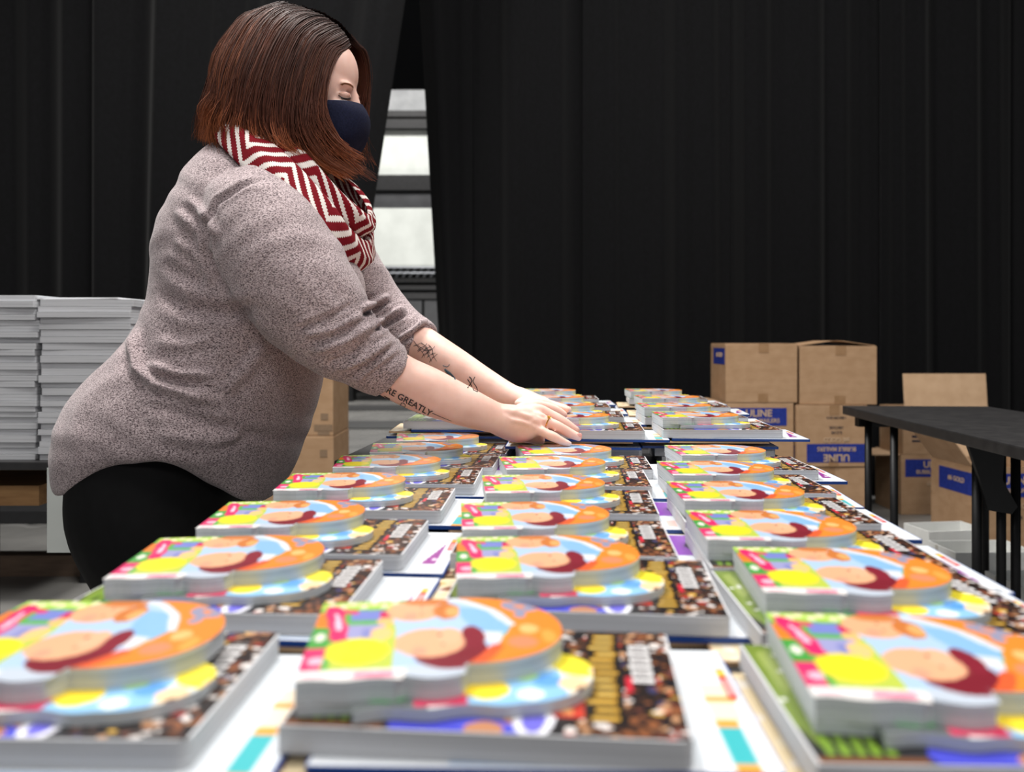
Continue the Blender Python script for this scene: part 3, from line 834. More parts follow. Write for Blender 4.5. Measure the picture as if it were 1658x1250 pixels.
# ------------------------------------------------------------------ white bins on the floor at the right
def bin_(x0, y0, w_, d, h, rz, label, marks):
    t = empty('carton_bin', (x0, y0, 0), rz); tag(t, label, 'box', 'open white cardboard bins on the floor')
    th = .004; m = MB()
    m.box(0, w_, 0, th, 0, h).box(0, w_, d - th, d, 0, h).box(0, th, th, d - th, 0, h).box(w_ - th, w_, th, d - th, 0, h).box(th, w_ - th, th, d - th, 0, th)
    m.build('bin_body', M_whitecard, t)
    if marks:
        for k in range(2):
            MB().box(-.001, -.0002, d * .1, d * .1 + .0, 0, 0)
        a = MB()
        for k, (p, q, zz) in enumerate(((.2, .55, .62), (.25, .8, .54), (.3, .5, .47), (.55, .9, .47), (.3, .5, .36), (.55, .92, .34), (.25, .45, .42))):
            a.box(-.0012, -.0003, d * (1 - q), d * (1 - p), h * zz, h * zz + (.006 if k in (4, 5) else .003))
        a.build('printed_lines', M_blackink, t)
        MB().box(-.0012, -.0003, d * .62, d * .72, h * .70, h * .999).build('tape_strip', noisy('clear_tape', (186, 184, 176), (190, 188, 180), 20, rough=.3), t)
    return t
bin_(1.665, 3.42, .26, .17, .20, math.radians(8), 'white open cardboard bin farthest back on the floor at the right', False)
bin_(1.595, 3.08, .30, .19, .20, math.radians(2), 'white open cardboard bin with small print, middle of the three on the floor', True)
bin_(1.578, 2.64, .32, .20, .20, math.radians(3), 'white open cardboard bin with printed side and tape, nearest of the three', True)

# ------------------------------------------------------------------ black folding table at the right
rt = empty('folding_table', (1.172, 3.04, 0), math.radians(-3.2)); tag(rt, 'bare black folding table standing in front of the boxes at the right', 'table')
MB().box(0, .50, -1.83, 0, .702, .732).build('tabletop', M_tabletop, rt, bevel=.004)
for y_ in (-1.78, -.06): MB().box(.03, .47, y_ - .02, y_ + .02, .665, .7015).build('apron', M_black, rt)
for x_, y_ in ((.055, -.10), (.445, -.10), (.035, -.38), (.10, -.77), (.163, -.77), (.20, -.77), (.445, -.77)):
    MB().bar((x_, y_, 0), (x_, y_, .702), .0125).build('leg', M_darkmetal, rt, smooth=True)
MB().bar((.055, -.10, .14), (.445, -.10, .14), .010).build('stretcher', M_darkmetal, rt, smooth=True)
MB().bar((.10, -.77, .14), (.445, -.77, .14), .010).build('stretcher', M_darkmetal, rt, smooth=True)
g = MB(); pr = [(.0, .702), (.10, .702), (.092, .60), (.13, .53), (.115, .51), (.055, .52), (.035, .60)]
n_ = len(pr)
g.add([(.06 + a, -.80, b) for a, b in pr] + [(.06 + a, -.785, b) for a, b in pr], [tuple(range(n_)), tuple(range(2 * n_ - 1, n_ - 1, -1))] + [(i, n_ + i, n_ + (i + 1) % n_, (i + 1) % n_) for i in range(n_)])
g.build('leg_bracket', M_black, rt)

# ================================================================== the woman
YP = 1.50
def ring_bf(back, front, hw, n=48, e=2.25, Y=YP, dz=None, skew=0.0):
    b = P(back[0], back[1], Y); f = P(front[0], front[1], Y)
    c_ = (b + f) / 2; a = (f - b) / 2
    pts = []
    for k in range(n):
        t = 2 * math.pi * k / n
        ct, st = math.cos(t), math.sin(t)
        x = math.copysign(abs(ct) ** (2 / e), ct); y = math.copysign(abs(st) ** (2 / e), st)
        p = c_ + a * x + Vector((0, 1, 0)) * hw * y
        if dz: p.z += dz * abs(st) ** 3 * (1 + .9 * ct)
        pts.append(p)
    return pts
def smooth_rings(spec, m=4):
    out = []
    arr = [np.array([*s[0], *s[1], s[2], s[3] if len(s) > 3 else 0.0], float) for s in spec]
    for a in catmull(arr, m):
        out.append(ring_bf((a[0], a[1]), (a[2], a[3]), a[4], dz=a[5] if abs(a[5]) > 1e-4 else None))
    return out
torso_spec = [
 ((122, 786), (440, 806), .200, .075),
 ((116, 750), (460, 776), .212, .045),
 ((116, 712), (478, 742), .220, .015),
 ((130, 664), (494, 695), .220),
 ((168, 612), (508, 648), .210),
 ((214, 565), (520, 600), .198),
 ((247, 515), (535, 550), .188),
 ((263, 462), (556, 505), .186),
 ((263, 412), (566, 452), .184),
 ((274, 360), (560, 402), .178),
 ((298, 315), (545, 352), .165),
 ((316, 272), (528, 314), .135),
 ((350, 238), (512, 285), .090),
]
near_arm = [(P(395, 350, 1.40), .080), (P(420, 365, 1.37), .093), (P(455, 425, 1.335), .094), (P(503, 492, 1.315), .085), (P(550, 546, 1.315), .068), (P(594, 577, 1.335), .053), (P(633, 603, 1.357), .0465)]
far_arm = [(P(455, 350, 1.62), .075), (P(500, 385, 1.66), .080), (P(560, 440, 1.70), .072), (P(610, 500, 1.71), .060), (P(650, 535, 1.69), .050), (P(686, 557, 1.66), .044)]
sw_pieces = [loft(smooth_rings(torso_spec)), limb(near_arm, 28, 6, endcap=False), limb(far_arm, 24, 6, endcap=False),
             ellipsoid(P(520, 470, 1.42), .075, .075, .07), ellipsoid(P(520, 462, 1.585), .075, .075, .07)]
sweater_me = remesh(sw_pieces, .0042, 6, 'sweater')

# folds: polylines in photo coordinates, (points, width px, height mm, shoulder width to either side)
folds = [
 ([(222, 530), (216, 562), (222, 598), (250, 622), (310, 640), (368, 654)], 8, 9),
 ([(232, 588), (290, 606), (352, 606)], 7, 7),
 ([(246, 470), (300, 500), (360, 505), (420, 500)], 12, -7),
 ([(250, 555), (300, 560), (350, 548)], 9, 4),
 ([(282, 338), (318, 372), (336, 420)], 8, 5),
 ([(300, 318), (334, 352), (352, 385)], 7, 4),
 ([(278, 386), (310, 404), (336, 440), (346, 462)], 8, 5),
 ([(262, 420), (300, 448), (330, 460)], 9, -4),
 ([(225, 655), (290, 668), (360, 690), (470, 718)], 9, -4),
 ([(240, 700), (310, 712), (370, 704), (400, 690)], 10, 4),
 ([(330, 720), (360, 716), (395, 700)], 6, 3),
 ([(436, 288), (395, 300), (352, 325), (334, 362), (334, 405), (352, 450), (392, 500), (430, 548)], 4, -5),
 ([(430, 556), (400, 600), (360, 640)], 9, 4),
 ([(505, 570), (560, 552), (612, 520)], 6, 7),
 ([(525, 590), (570, 572), (604, 548)], 6, -5),
 ([(545, 602), (590, 580), (636, 548)], 5, 6),
 ([(490, 545), (540, 533), (592, 505)], 5, 5),
 ([(475, 535), (530, 515), (575, 490)], 5, -4),
 ([(570, 620), (600, 596), (650, 562)], 4, 4),
 ([(584, 500), (606, 492), (630, 478)], 5, 7), ([(586, 510), (612, 498), (634, 485)], 4, -7),
 ([(604, 526), (632, 512), (656, 498)], 5, 6), ([(606, 536), (640, 516), (660, 506)], 4, -7),
 ([(642, 552), (668, 536), (692, 516)], 4, 5), ([(646, 558), (672, 541), (696, 523)], 3, -4),
]
def apply_folds(me, folds, mask=None):
    co = get_co(me); no = get_no(me)
    px = CX + co[:, 0] / co[:, 1] * F; py = CY + (HC - co[:, 2]) / co[:, 1] * F
    view = np.array([0, 0, HC]) - co; view /= np.linalg.norm(view, axis=1)[:, None]
    facing = np.clip((view * no).sum(1) * 3.0 + .6, 0, 1)
    disp = np.zeros(len(co))
    for pts, wd, h in folds:
        best = np.full(len(co), 1e9); tt = np.zeros(len(co)); n = len(pts) - 1
        for i in range(n):
            ax, ay = pts[i]; bx, by = pts[i + 1]
            L = (bx - ax) ** 2 + (by - ay) ** 2
            t = np.clip(((px - ax) * (bx - ax) + (py - ay) * (by - ay)) / L, 0, 1)
            d = np.hypot(px - ax - t * (bx - ax), py - ay - t * (by - ay))
            m = d < best; best[m] = d[m]; tt[m] = (i + t[m]) / n
        fade = np.clip(np.minimum(tt, 1 - tt) * 6, 0.05, 1)
        disp += h * .00125 * fade * (np.exp(-(best / wd) ** 2) - .35 * np.exp(-((best - 1.9 * wd) / wd) ** 2))
    co += no * (disp * facing)[:, None]
    set_co(me, co)
apply_folds(sweater_me, folds)
# broad soft irregularity of the cloth
co = get_co(sweater_me); no = get_no(sweater_me)
lump = .0018 * np.sin(co[:, 0] * 55 + 3 * np.sin(co[:, 2] * 31)) * np.sin(co[:, 2] * 48 + 2 * np.sin(co[:, 0] * 23) + co[:, 1] * 20)
co += no * lump[:, None]; set_co(sweater_me, co)

def heather():
    m = material('heather_knit', (150, 135, 138), 0.95, 0, 0.1)
    n, l, b = nodes(m)
    tc = n.new('ShaderNodeTexCoord'); mp = n.new('ShaderNodeMapping')
    mp.inputs['Rotation'].default_value = (0, math.radians(-30), 0); mp.inputs['Scale'].default_value = (1.0, 1.4, 2.0)
    nz = n.new('ShaderNodeTexNoise'); nz.inputs['Scale'].default_value = 380; nz.inputs['Detail'].default_value = 2.5; nz.inputs['Roughness'].default_value = .6
    cr = n.new('ShaderNodeValToRGB'); e = cr.color_ramp.elements
    e[0].position = .36; e[0].color = (*lin((58, 50, 53)), 1); e[1].position = .60; e[1].color = (*lin((196, 180, 181)), 1)
    k = e.new(.46); k.color = (*lin((140, 124, 126)), 1)
    l.new(tc.outputs['Object'], mp.inputs[0]); l.new(mp.outputs[0], nz.inputs[0]); l.new(nz.outputs['Fac'], cr.inputs[0]); l.new(cr.outputs[0], b.inputs['Base Color'])
    bp = n.new('ShaderNodeBump'); bp.inputs['Strength'].default_value = .5; bp.inputs['Distance'].default_value = .0015
    l.new(nz.outputs['Fac'], bp.inputs['Height']); l.new(bp.outputs[0], b.inputs['Normal'])
    b.inputs['Sheen Weight'].default_value = .25; b.inputs['Sheen Roughness'].default_value = .5
    return m
M_knit = heather()

def skin_mat():
    m = noisy('skin', (230, 186, 170), (242, 203, 189), 24, rough=.48, spec=.4, detail=4, bump=.08, bdist=.001)
    b = nodes(m)[2]
    b.inputs['Subsurface Weight'].default_value = .18
    b.inputs['Subsurface Radius'].default_value = (.012, .005, .003)
    return m
M_skin = skin_mat()

# ---- body: one continuous skin surface (torso and legs lie inside the clothes)
def shrink(spec, d):
    out = []
    for s in spec:
        b, f, hw = s[0], s[1], s[2]
        out.append(((b[0] + d, b[1]), (f[0] - d, f[1]), hw - .014, s[3] if len(s) > 3 else 0))
    return out
pieces = [loft(smooth_rings(shrink(torso_spec[2:], 16)))]
pieces.append(limb([(P(430, 290, 1.50), .075), (P(455, 245, 1.50), .060), (P(480, 205, 1.50), .056), (P(490, 165, 1.50), .062)], 24))
def shr(l, d): return [(c[0], c[1] - d) for c in l]
pieces.append(limb(shr(near_arm[:-1], .012) + [(P(645, 611, 1.36), .0385), (P(690, 632, 1.368), .0385), (P(735, 651, 1.38), .0345), (P(775, 667, 1.395), .0295), (P(805, 677, 1.41), .0275, .85), (P(825, 682, 1.425), .027, .8)], 28, 6))
pieces.append(limb(shr(far_arm[:-1], .012) + [(P(690, 563, 1.655), .0365), (P(735, 593, 1.645), .036), (P(780, 620, 1.635), .0315), (P(815, 638, 1.625), .0265), (P(840, 648, 1.615), .0255, .85)], 26, 6))
# near hand: palm, four fingers, thumb
pieces.append(limb([(P(808, 679, 1.412), .0285, .95), (P(836, 686, 1.428), .0335, .93), (P(856, 689, 1.440), .0305, .84), (P(866, 690, 1.446), .0240, .70)], 22))
pieces.append(ellipsoid(P(842, 695, 1.425), .028, .020, .018))
def finger(pts, radii): return limb([(P(*p), rr) for p, rr in zip(pts, radii)], 16, 5)
pieces.append(finger([(838, 683, 1.43), (866, 676, 1.437), (885, 683, 1.436), (903, 691, 1.434), (924, 702, 1.434), (937, 708, 1.434)], [.010, .0115, .0098, .0098, .0085, .0072]))   # ring finger
pieces.append(finger([(836, 693, 1.42), (862, 692, 1.422), (880, 700, 1.418), (895, 707, 1.416), (909, 714, 1.415), (921, 719, 1.416)], [.010, .0105, .0085, .0088, .0072, .0060]))   # little finger
pieces.append(finger([(840, 672, 1.45), (868, 664, 1.458), (889, 671, 1.462), (908, 681, 1.462), (922, 690, 1.462), (933, 697, 1.462)], [.010, .0115, .0098, .0096, .0085, .0072]))   # middle finger
pieces.append(finger([(836, 665, 1.47), (860, 657, 1.480), (880, 658, 1.488), (896, 663, 1.492), (907, 668, 1.494), (914, 672, 1.494)], [.010, .0112, .0095, .0094, .0082, .0070]))    # index finger
pieces.append(finger([(826, 690, 1.455), (846, 703, 1.462), (862, 709, 1.462), (876, 713, 1.460)], [.013, .0125, .0108, .0085]))                                                       # thumb
# far hand
pieces.append(limb([(P(830, 643, 1.62), .0255, .9), (P(852, 648, 1.612), .028, .72), (P(872, 652, 1.605), .026, .55)], 20))
for k, (dy, e_) in enumerate(((-.024, 0), (-.008, 4), (.009, 3), (.026, -3))):
    y_ = 1.605 + dy
    pieces.append(finger([(856, 649, y_), (876, 652 + k * .4, y_), (893 + e_, 657, y_), (907 + e_, 661, y_ - .002), (917 + e_, 664, y_ - .004)], [.0100, .0108, .0092, .0086, .0070]))
pieces.append(finger([(842, 655, 1.575), (862, 661, 1.560), (878, 664, 1.552), (890, 667, 1.548)], [.012, .0118, .0100, .0082]))
# head
hR = Matrix.Rotation(math.radians(8), 3, 'Y')
pieces.append(ellipsoid(P(480, 122, YP), .088, .074, .090, hR))
pieces.append(ellipsoid(P(519, 138, YP), .0625, .064, .086, hR)); pieces.append(ellipsoid(P(531, 119, YP), .053, .060, .060))
pieces.append(ellipsoid(P(530, 205, YP), .043, .050, .044))
pieces.append(limb([(P(571, 152, YP), .0090), (P(577, 176, YP), .0100), (P(581, 190, YP), .0110)], 14))
0 and pieces.append(limb([(P(556, 142, 1.452), .006), (P(567, 144, 1.475), .0085), (P(574, 144, 1.5), .0085), (P(567, 144, 1.525), .0085), (P(556, 142, 1.548), .006)], 14))
pieces.append(ellipsoid(P(563, 208, YP), .020, .028, .016))
pieces.append(ellipsoid(P(549, 230, YP), .020, .024, .016))
pieces.append(ellipsoid(P(548, 178, 1.464), .020, .017, .022)); pieces.append(ellipsoid(P(548, 178, 1.536), .020, .017, .022))
for dy in (-.036, .036):
    e_c = P(557, 156, YP - .037); b_c = P(560, 139, YP - .032)
    pieces.append(ellipsoid((e_c.x, YP + dy, e_c.z), .0125, .014, .0090)); pieces.append(ellipsoid((b_c.x, YP + dy * .85, b_c.z), .0125, .020, .0060))
for dy in (-.074, .074):
    pieces.append(ellipsoid(P(492, 165, YP + dy), .016, .010, .030))
# pelvis and legs
pieces.append(ellipsoid((-.60, YP, .78), .150, .165, .12))
def legp(s, d=0.0):
    yc = YP + s * .088
    return [(Vector((-.60, yc, .76)), .118 - d), (Vector((-.60, yc, .68)), .125 - d), (Vector((-.572, yc, .59)), .113 - d), (Vector((-.560, yc, .51)), .100 - d), (Vector((-.55, yc, .43)), .082 - d), (Vector((-.575, yc, .31)), .074 - d), (Vector((-.59, yc, .18)), .056 - d), (Vector((-.60, yc, .08)), .044 - d)]
for s in (-1, 1):
    pieces.append(limb(legp(s, .010), 24, 5))
    pieces.append(limb([(Vector((-.615, YP + s * .10, .05)), .036), (Vector((-.55, YP + s * .10, .045)), .038), (Vector((-.47, YP + s * .10, .035)), .030), (Vector((-.43, YP + s * .10, .03)), .022)], 18, 4))
body_me = remesh(pieces, .0029, 4, 'body')
# eye socket, knuckle and tendon relief
apply_folds(body_me, [
 ([(547, 148), (557, 146), (569, 149)], 2.2, -1.2),
 ([(810, 660), (840, 668), (864, 676)], 3.5, 1.4), ([(825, 680), (848, 684), (862, 690)], 3.0, 1.2), ([(828, 664), (850, 662), (866, 664)], 3.2, 1.2),
 ([(822, 672), (845, 676), (860, 683)], 3.0, -1.2), ([(862, 684), (872, 688), (878, 692)], 3, -1.6), ([(868, 669), (876, 674), (884, 677)], 2.5, -1.2)])
body_me.polygons.foreach_set('use_smooth', [True] * len(body_me.polygons))
body_me.materials.append(M_skin)
woman = bpy.data.objects.new('person', body_me); C.objects.link(woman)
tag(woman, 'masked woman in grey heather sweater and striped scarf leaning over the books', 'person')
sw = link('sweater', sweater_me, M_knit, woman, True); sw['label'] = 'grey heather knit sweater with pushed-up sleeves'

# leggings
lp = [ellipsoid((-.60, YP, .75), .165, .175, .10)] + [limb(legp(s), 24, 5) for s in (-1, 1)]
lp.append(limb([(P(148, 765, YP) + Vector((.13, 0, 0)), .13), (Vector((-.60, YP, .66)), .12)], 24, 4))
leg_me = remesh(lp, .007, 4, 'leggings')
link('leggings', leg_me, noisy('black_leggings', (9, 9, 10), (13, 13, 14), 60, rough=.8, spec=.2), woman, True)['label'] = 'black leggings'
for s in (-1, 1):
    sm = remesh([limb([(Vector((-.625, YP + s * .10, .052)), .045), (Vector((-.55, YP + s * .10, .052)), .048), (Vector((-.47, YP + s * .10, .045)), .044), (Vector((-.42, YP + s * .10, .04)), .032)], 18, 4),
                 (lambda m_: (m_.v, m_.f))(MB().box(-.66, -.39, YP + s * .10 - .042, YP + s * .10 + .042, .002, .022))], .006, 3, 'shoe')
    link('shoe', sm, M_black, woman, True)

# ---- scarf
def band(stations, thick, name, parent, mat, closed=True, m=7, n=20):
    arr = [np.array([*P(*a), *P(*b)]) for a, b in stations]
    if closed: arr = arr + arr[:3]
    cs = catmull(arr, m)
    if closed: cs = cs[m:m + m * len(stations) + 1]
    rings = []; us = [0.0]; vv = []
    for i, c_ in enumerate(cs):
        top = Vector(c_[:3]); bot = Vector(c_[3:])
        if i: us.append(us[-1] + ((top + bot) / 2 - prev).length)
        prev = (top + bot) / 2
        nx_ = cs[min(i + 1, len(cs) - 1)]; pv = cs[max(i - 1, 0)]
        d = (Vector((nx_[:3] + nx_[3:]) / 2) - Vector((pv[:3] + pv[3:]) / 2)).normalized()
        wv = (top - bot) / 2; nn = d.cross(wv).normalized()
        rg = []; vrow = []
        for k in range(n):
            t = 2 * math.pi * k / n
            ct, st = math.cos(t), math.sin(t)
            rip = .0025 * math.sin(ct * 5 + i * .25)
            rg.append((top + bot) / 2 + wv * ct + nn * (math.copysign(abs(st) ** .7, st) * thick + rip + .010 * (1 - ct * ct) * (1 if nn.length else 0)))
            vrow.append(wv.length * ct)
        rings.append(rg); vv.append(vrow)
    vs, fs = loft(rings, cap=not closed)
    me = mesh_from(name, vs, fs)
    uv = me.uv_layers.new(name='band')
    N = len(rings) * n
    for li, lo_ in enumerate(me.loops):
        k = lo_.vertex_index
        uv.data[li].uv = (us[k // n], vv[k // n][k % n]) if k < N else (0, 0)
    return link(name, me, mat, parent, True)

def scarf_mat():
    m = material('zigzag_knit', (120, 24, 34), .95, 0, .1)
    n, l, b = nodes(m)
    uv = n.new('ShaderNodeUVMap'); uv.uv_map = 'band'
    sp = n.new('ShaderNodeSeparateXYZ'); l.new(uv.outputs[0], sp.inputs[0])
    def op(o, a, bb=None, c=None):
        x = n.new('ShaderNodeMath'); x.operation = o
        for i, v in enumerate((a, bb, c)):
            if v is None: continue
            if isinstance(v, (int, float)): x.inputs[i].default_value = v
            else: l.new(v, x.inputs[i])
        return x.outputs[0]
    us = op('SNAP', sp.outputs[0], .0030)
    vs_ = sp.outputs[1]
    tri = op('PINGPONG', us, .085)
    f = op('ADD', op('MULTIPLY', tri, 1.15), vs_)
    fr = op('FRACT', op('DIVIDE', op('ADD', f, 5.0), .0310))
    stripe = op('LESS_THAN', fr, .40)
    mix = n.new('ShaderNodeMix'); mix.data_type = 'RGBA'
    l.new(stripe, mix.inputs[0]); mix.inputs[6].default_value = (*lin((122, 24, 34)), 1); mix.inputs[7].default_value = (*lin((232, 224, 218)), 1)
    l.new(mix.outputs[2], b.inputs['Base Color'])
    wv = n.new('ShaderNodeTexNoise'); wv.inputs['Scale'].default_value = 700
    tc = n.new('ShaderNodeTexCoord'); l.new(tc.outputs['Object'], wv.inputs[0])
    bp = n.new('ShaderNodeBump'); bp.inputs['Strength'].default_value = .5; bp.inputs['Distance'].default_value = .001
    l.new(wv.outputs['Fac'], bp.inputs['Height']); l.new(bp.outputs[0], b.inputs['Normal'])
    return m
M_scarf = scarf_mat()
outer = [((378, 182, 1.50), (356, 224, 1.50)), ((384, 188, 1.43), (350, 228, 1.41)), ((430, 222, 1.395), (396, 276, 1.35)), ((484, 272, 1.37), (452, 326, 1.325)), ((534, 326, 1.37), (512, 382, 1.325)),
         ((566, 368, 1.40), (548, 428, 1.38)), ((590, 388, 1.47), (577, 443, 1.47)), ((592, 362, 1.55), (592, 420, 1.57)), ((562, 310, 1.60), (575, 375, 1.64)), ((505, 250, 1.62), (520, 310, 1.67)),
         ((440, 205, 1.61), (430, 265, 1.66)), ((392, 185, 1.57), (365, 228, 1.59))]
inner = [((392, 176, 1.50), (380, 206, 1.50)), ((402, 184, 1.435), (384, 214, 1.43)), ((446, 208, 1.41), (432, 248, 1.40)), ((492, 244, 1.40), (480, 290, 1.39)), ((534, 290, 1.41), (526, 338, 1.395)),
         ((572, 328, 1.43), (566, 372, 1.42)), ((594, 346, 1.49), (588, 384, 1.49)), ((584, 318, 1.55), (592, 356, 1.56)), ((544, 270, 1.585), (555, 320, 1.60)), ((488, 226, 1.59), (496, 270, 1.62)), ((430, 190, 1.575), (420, 226, 1.60))]
sc1 = band(outer, .007, 'scarf', woman, M_scarf); sc1['label'] = 'dark red scarf with white zigzag stripes'
sc2 = band(inner, .006, 'scarf', woman, M_scarf); sc2['label'] = 'inner turn of the zigzag scarf'

# ---- face mask
M_mask = noisy('navy_fabric', (18, 22, 44), (26, 30, 56), 300, rough=.85, spec=.2, bump=.2)
mrows = [  # front px,py ; side (near cheek) px,py ; half width
 ((586, 170), (522, 164), .066), ((594, 183), (522, 172), .069), ((597, 196), (523, 184), .070), ((594, 214), (524, 204), .069), ((584, 234), (528, 226), .064), ((564, 252), (536, 246), .050)]
rows = []
for (fx, fy), (sx_, sy_), hw in mrows:
    row = []
    for k in range(33):
        t = math.pi * (k / 32 - .5)
        st, ct = math.sin(t), math.cos(t)
        fpt = P(fx, fy, YP); spt = P(sx_, sy_, YP - .06)
        u_ = abs(ct) ** .62
        x = spt.x + (fpt.x - spt.x) * u_; z = fpt.z + (spt.z - fpt.z) * abs(st) ** .8
        row.append((x, YP + hw * math.copysign(abs(st) ** .9, st), z))
    rows.append(row)
rows = [list(map(tuple, rr)) for rr in zip(*[catmull([np.array(rows[j][k]) for j in range(len(rows))], 4) for k in range(33)])]
vs = [v for rr in rows for v in rr]; K_ = 33
fs = [(j * K_ + i, j * K_ + i + 1, (j + 1) * K_ + i + 1, (j + 1) * K_ + i) for j in range(len(rows) - 1) for i in range(K_ - 1)]
mask_me = mesh_from('mask', vs, fs)
mo = link('face_mask', mask_me, M_mask, woman, True); mo['label'] = 'navy cloth face mask'
md = mo.modifiers.new('t', 'SOLIDIFY'); md.thickness = .0025; md.offset = 0
M_trim = material('mask_trim', (206, 208, 214), .7)
tp = MB()
for i in range(2, K_ - 3):
    a = Vector(rows[0][i]); b = Vector(rows[0][i + 1]); tp.bar(a, b, .0011, 6)
tp.build('mask_edge', M_trim, mo)

# ---- brow, lashes on the near side (draped on the face)
bvh = BVHTree.FromPolygons([v.co.copy() for v in body_me.vertices], [tuple(p.vertices) for p in body_me.polygons])
eye = Vector((0, 0, HC))
def drape(px, py, off=.0006):
    d = Vector(((px - CX) / F, 1.0, -(py - CY) / F)).normalized()
    hit = bvh.ray_cast(eye, d)
    if hit[0] is None: return None
    return hit[0] - d * off
def ribbon(pts, w0, w1, mb, off=.0006, m=5):
    cs = catmull([np.array(p, float) for p in pts], m)
    q = [drape(c_[0], c_[1], off) for c_ in cs]
    q = [a for a in q if a is not None]
    for i in range(len(q) - 1):
        t = i / max(1, len(q) - 1)
        r_ = w0 + (w1 - w0) * t
        if (q[i + 1] - q[i]).length > .03 or (q[i + 1] - q[i]).length < 1e-5: continue
        mb.bar(q[i], q[i + 1], max(r_, .0002), 5)
mb = MB()
for k in range(4): ribbon([(551 + k, 137 + k * .4), (558, 134.2 + k * .7), (566, 135.5 + k * .8), (572, 140 + k * .9)], .0004, .0006, mb, off=.0001)
mb.build('eyebrow', material('brow_hair', (134, 84, 56), .8), woman)
mb = MB()
ribbon([(548, 154), (554, 158), (561, 160), (568, 159)], .0007, .0010, mb, off=.0004)
for k in range(7): ribbon([(552 + 2.2 * k, 157.5 + .4 * k), (554.5 + 2.3 * k, 161.5 + .2 * k)], .0005, .0003, mb, off=.0010, m=2)
mb.build('eyelash', material('lash', (24, 18, 20), .6), woman)
mb = MB()
for k in range(4): ribbon([(549 + k * .5, 151 + k * 1.2), (557, 150.5 + k * 1.9), (567 - k * .5, 152 + k * 1.6)], .0010, .0010, mb, off=-.0008)
mb.build('eyeshadow', material('eyeshadow', (196, 142, 122), .6), woman)

# ---- ring
ringc = P(886, 683.5, 1.436); ax = (P(903, 691, 1.434) - P(866, 676, 1.437)).normalized()
uu = ax.orthogonal().normalized(); ww = ax.cross(uu)
mb = MB(); pts = [ringc + (uu * math.cos(t) + ww * math.sin(t)) * .0102 for t in [2 * math.pi * k / 28 for k in range(29)]]
for a, b in zip(pts[:-1], pts[1:]): mb.bar(a, b, .0011, 6)
tocam = (eye - ringc).normalized(); up = (Vector((0, 0, 1)) - ax * ax.z).normalized()
s0 = ringc + (tocam * .55 + up * .85).normalized() * .0112
vs_, fs_ = ellipsoid(s0, .0026, .0022, .0026, nu=8, nv=6); mb.add(vs_, fs_)
for sg in (-1, 1): mb.bar(s0 + ax * sg * .001, s0 + ax * sg * .0035 - tocam * -.0004, .0010, 6)
mb.build('finger_ring', material('gold', (226, 176, 84), .25, 1.0), woman)['label'] = 'gold ring'
# nails
mb = MB()
for fx, fy, fY in ((938, 704.5, 1.43),):
    q = drape(fx, fy, .0002)
    if q: vs_, fs_ = ellipsoid(q, .0048, .0012, .0038, nu=10, nv=6); mb.add(vs_, fs_)
mb.build('fingernail', material('nail', (238, 176, 164), .25), woman)

# ---- tattoos
M_ink = material('tattoo_ink', (62, 54, 56), .7); M_ink2 = material('tattoo_ink_blue', (62, 84, 98), .7)
def drape_text(txt, x0, y0, x1, y1, hpx):
    me = text_mesh(txt, 1.0, align='LEFT', extrude=0, bold=.02)
    bm = bmesh.new(); bm.from_mesh(me); bmesh.ops.triangulate(bm, faces=bm.faces); bmesh.ops.subdivide_edges(bm, edges=bm.edges, cuts=2, use_grid_fill=True); bm.to_mesh(me); bm.free()
    co = get_co(me); co[:, 0] -= co[:, 0].min(); L = co[:, 0].max()
    ln = math.hypot(x1 - x0, y1 - y0); dx, dy = (x1 - x0) / ln, (y1 - y0) / ln
    s = ln / L; hs = hpx / .72
    out = co.copy()
    for i in range(len(co)):
        a, b = co[i, 0] * s, co[i, 1] * hs
        q = drape(x0 + dx * a + dy * b, y0 + dy * a - dx * b, .0011)
        out[i] = q if q is not None else (0, 0, 0)
    ok = np.abs(out).sum(1) > 0
    if not ok.all():
        bm = bmesh.new(); set_co(me, out); bm.from_mesh(me); bm.verts.ensure_lookup_table()
        bmesh.ops.delete(bm, geom=[bm.verts[i] for i in range(len(out)) if not ok[i]], context='VERTS'); bm.to_mesh(me); bm.free()
    else: set_co(me, out)
    return me
link('tattoo', drape_text('ARE GREATLY', 617, 626, 699, 671, 10), M_ink, woman)['label'] = 'lettered tattoo on the near forearm'
mb = MB()
ribbon([(700, 669), (716, 676), (731, 682)], .0005, .0004, mb)
ribbon([(634, 652), (648, 660), (662, 667), (700, 680)], .0003, .0003, mb)
ribbon([(652, 652), (656, 655), (655, 660), (651, 661), (648, 657), (651, 652)], .0006, .0006, mb)
for k in range(6): ribbon([(664 + 6 * k, 668 + 2 * k), (668 + 6 * k, 665 + 2.2 * k), (671 + 6 * k, 670 + 2 * k)], .0009, .0005, mb)
for k in range(5): ribbon([(622 + k * 2, 641 + k), (628 + k * 1.2, 646 + k * 1.6), (632, 650 + k)], .0010, .0010, mb)
mb.build('tattoo', M_ink, woman)['label'] = 'small drawn tattoo below the lettering'
mb = MB(); rt_ = random.Random(5)
for k in range(5):
    x, y = 670 + k * 6, 556 + (k * 7) % 11 - 4
    pts = [(x, y)]
    for j in range(4): x += rt_.uniform(1, 7); y += rt_.uniform(3, 8); pts.append((x, y))
    ribbon(pts, .0005, .0003, mb)
    for j in range(1, 4):
        a = pts[j]; ribbon([a, (a[0] + rt_.uniform(3, 7), a[1] - rt_.uniform(1, 5))], .0004, .0003, mb); ribbon([a, (a[0] - rt_.uniform(2, 6), a[1] + rt_.uniform(1, 6))], .0008, .0003, mb)
mb.build('tattoo', M_ink, woman)['label'] = 'branch tattoo on the far forearm'
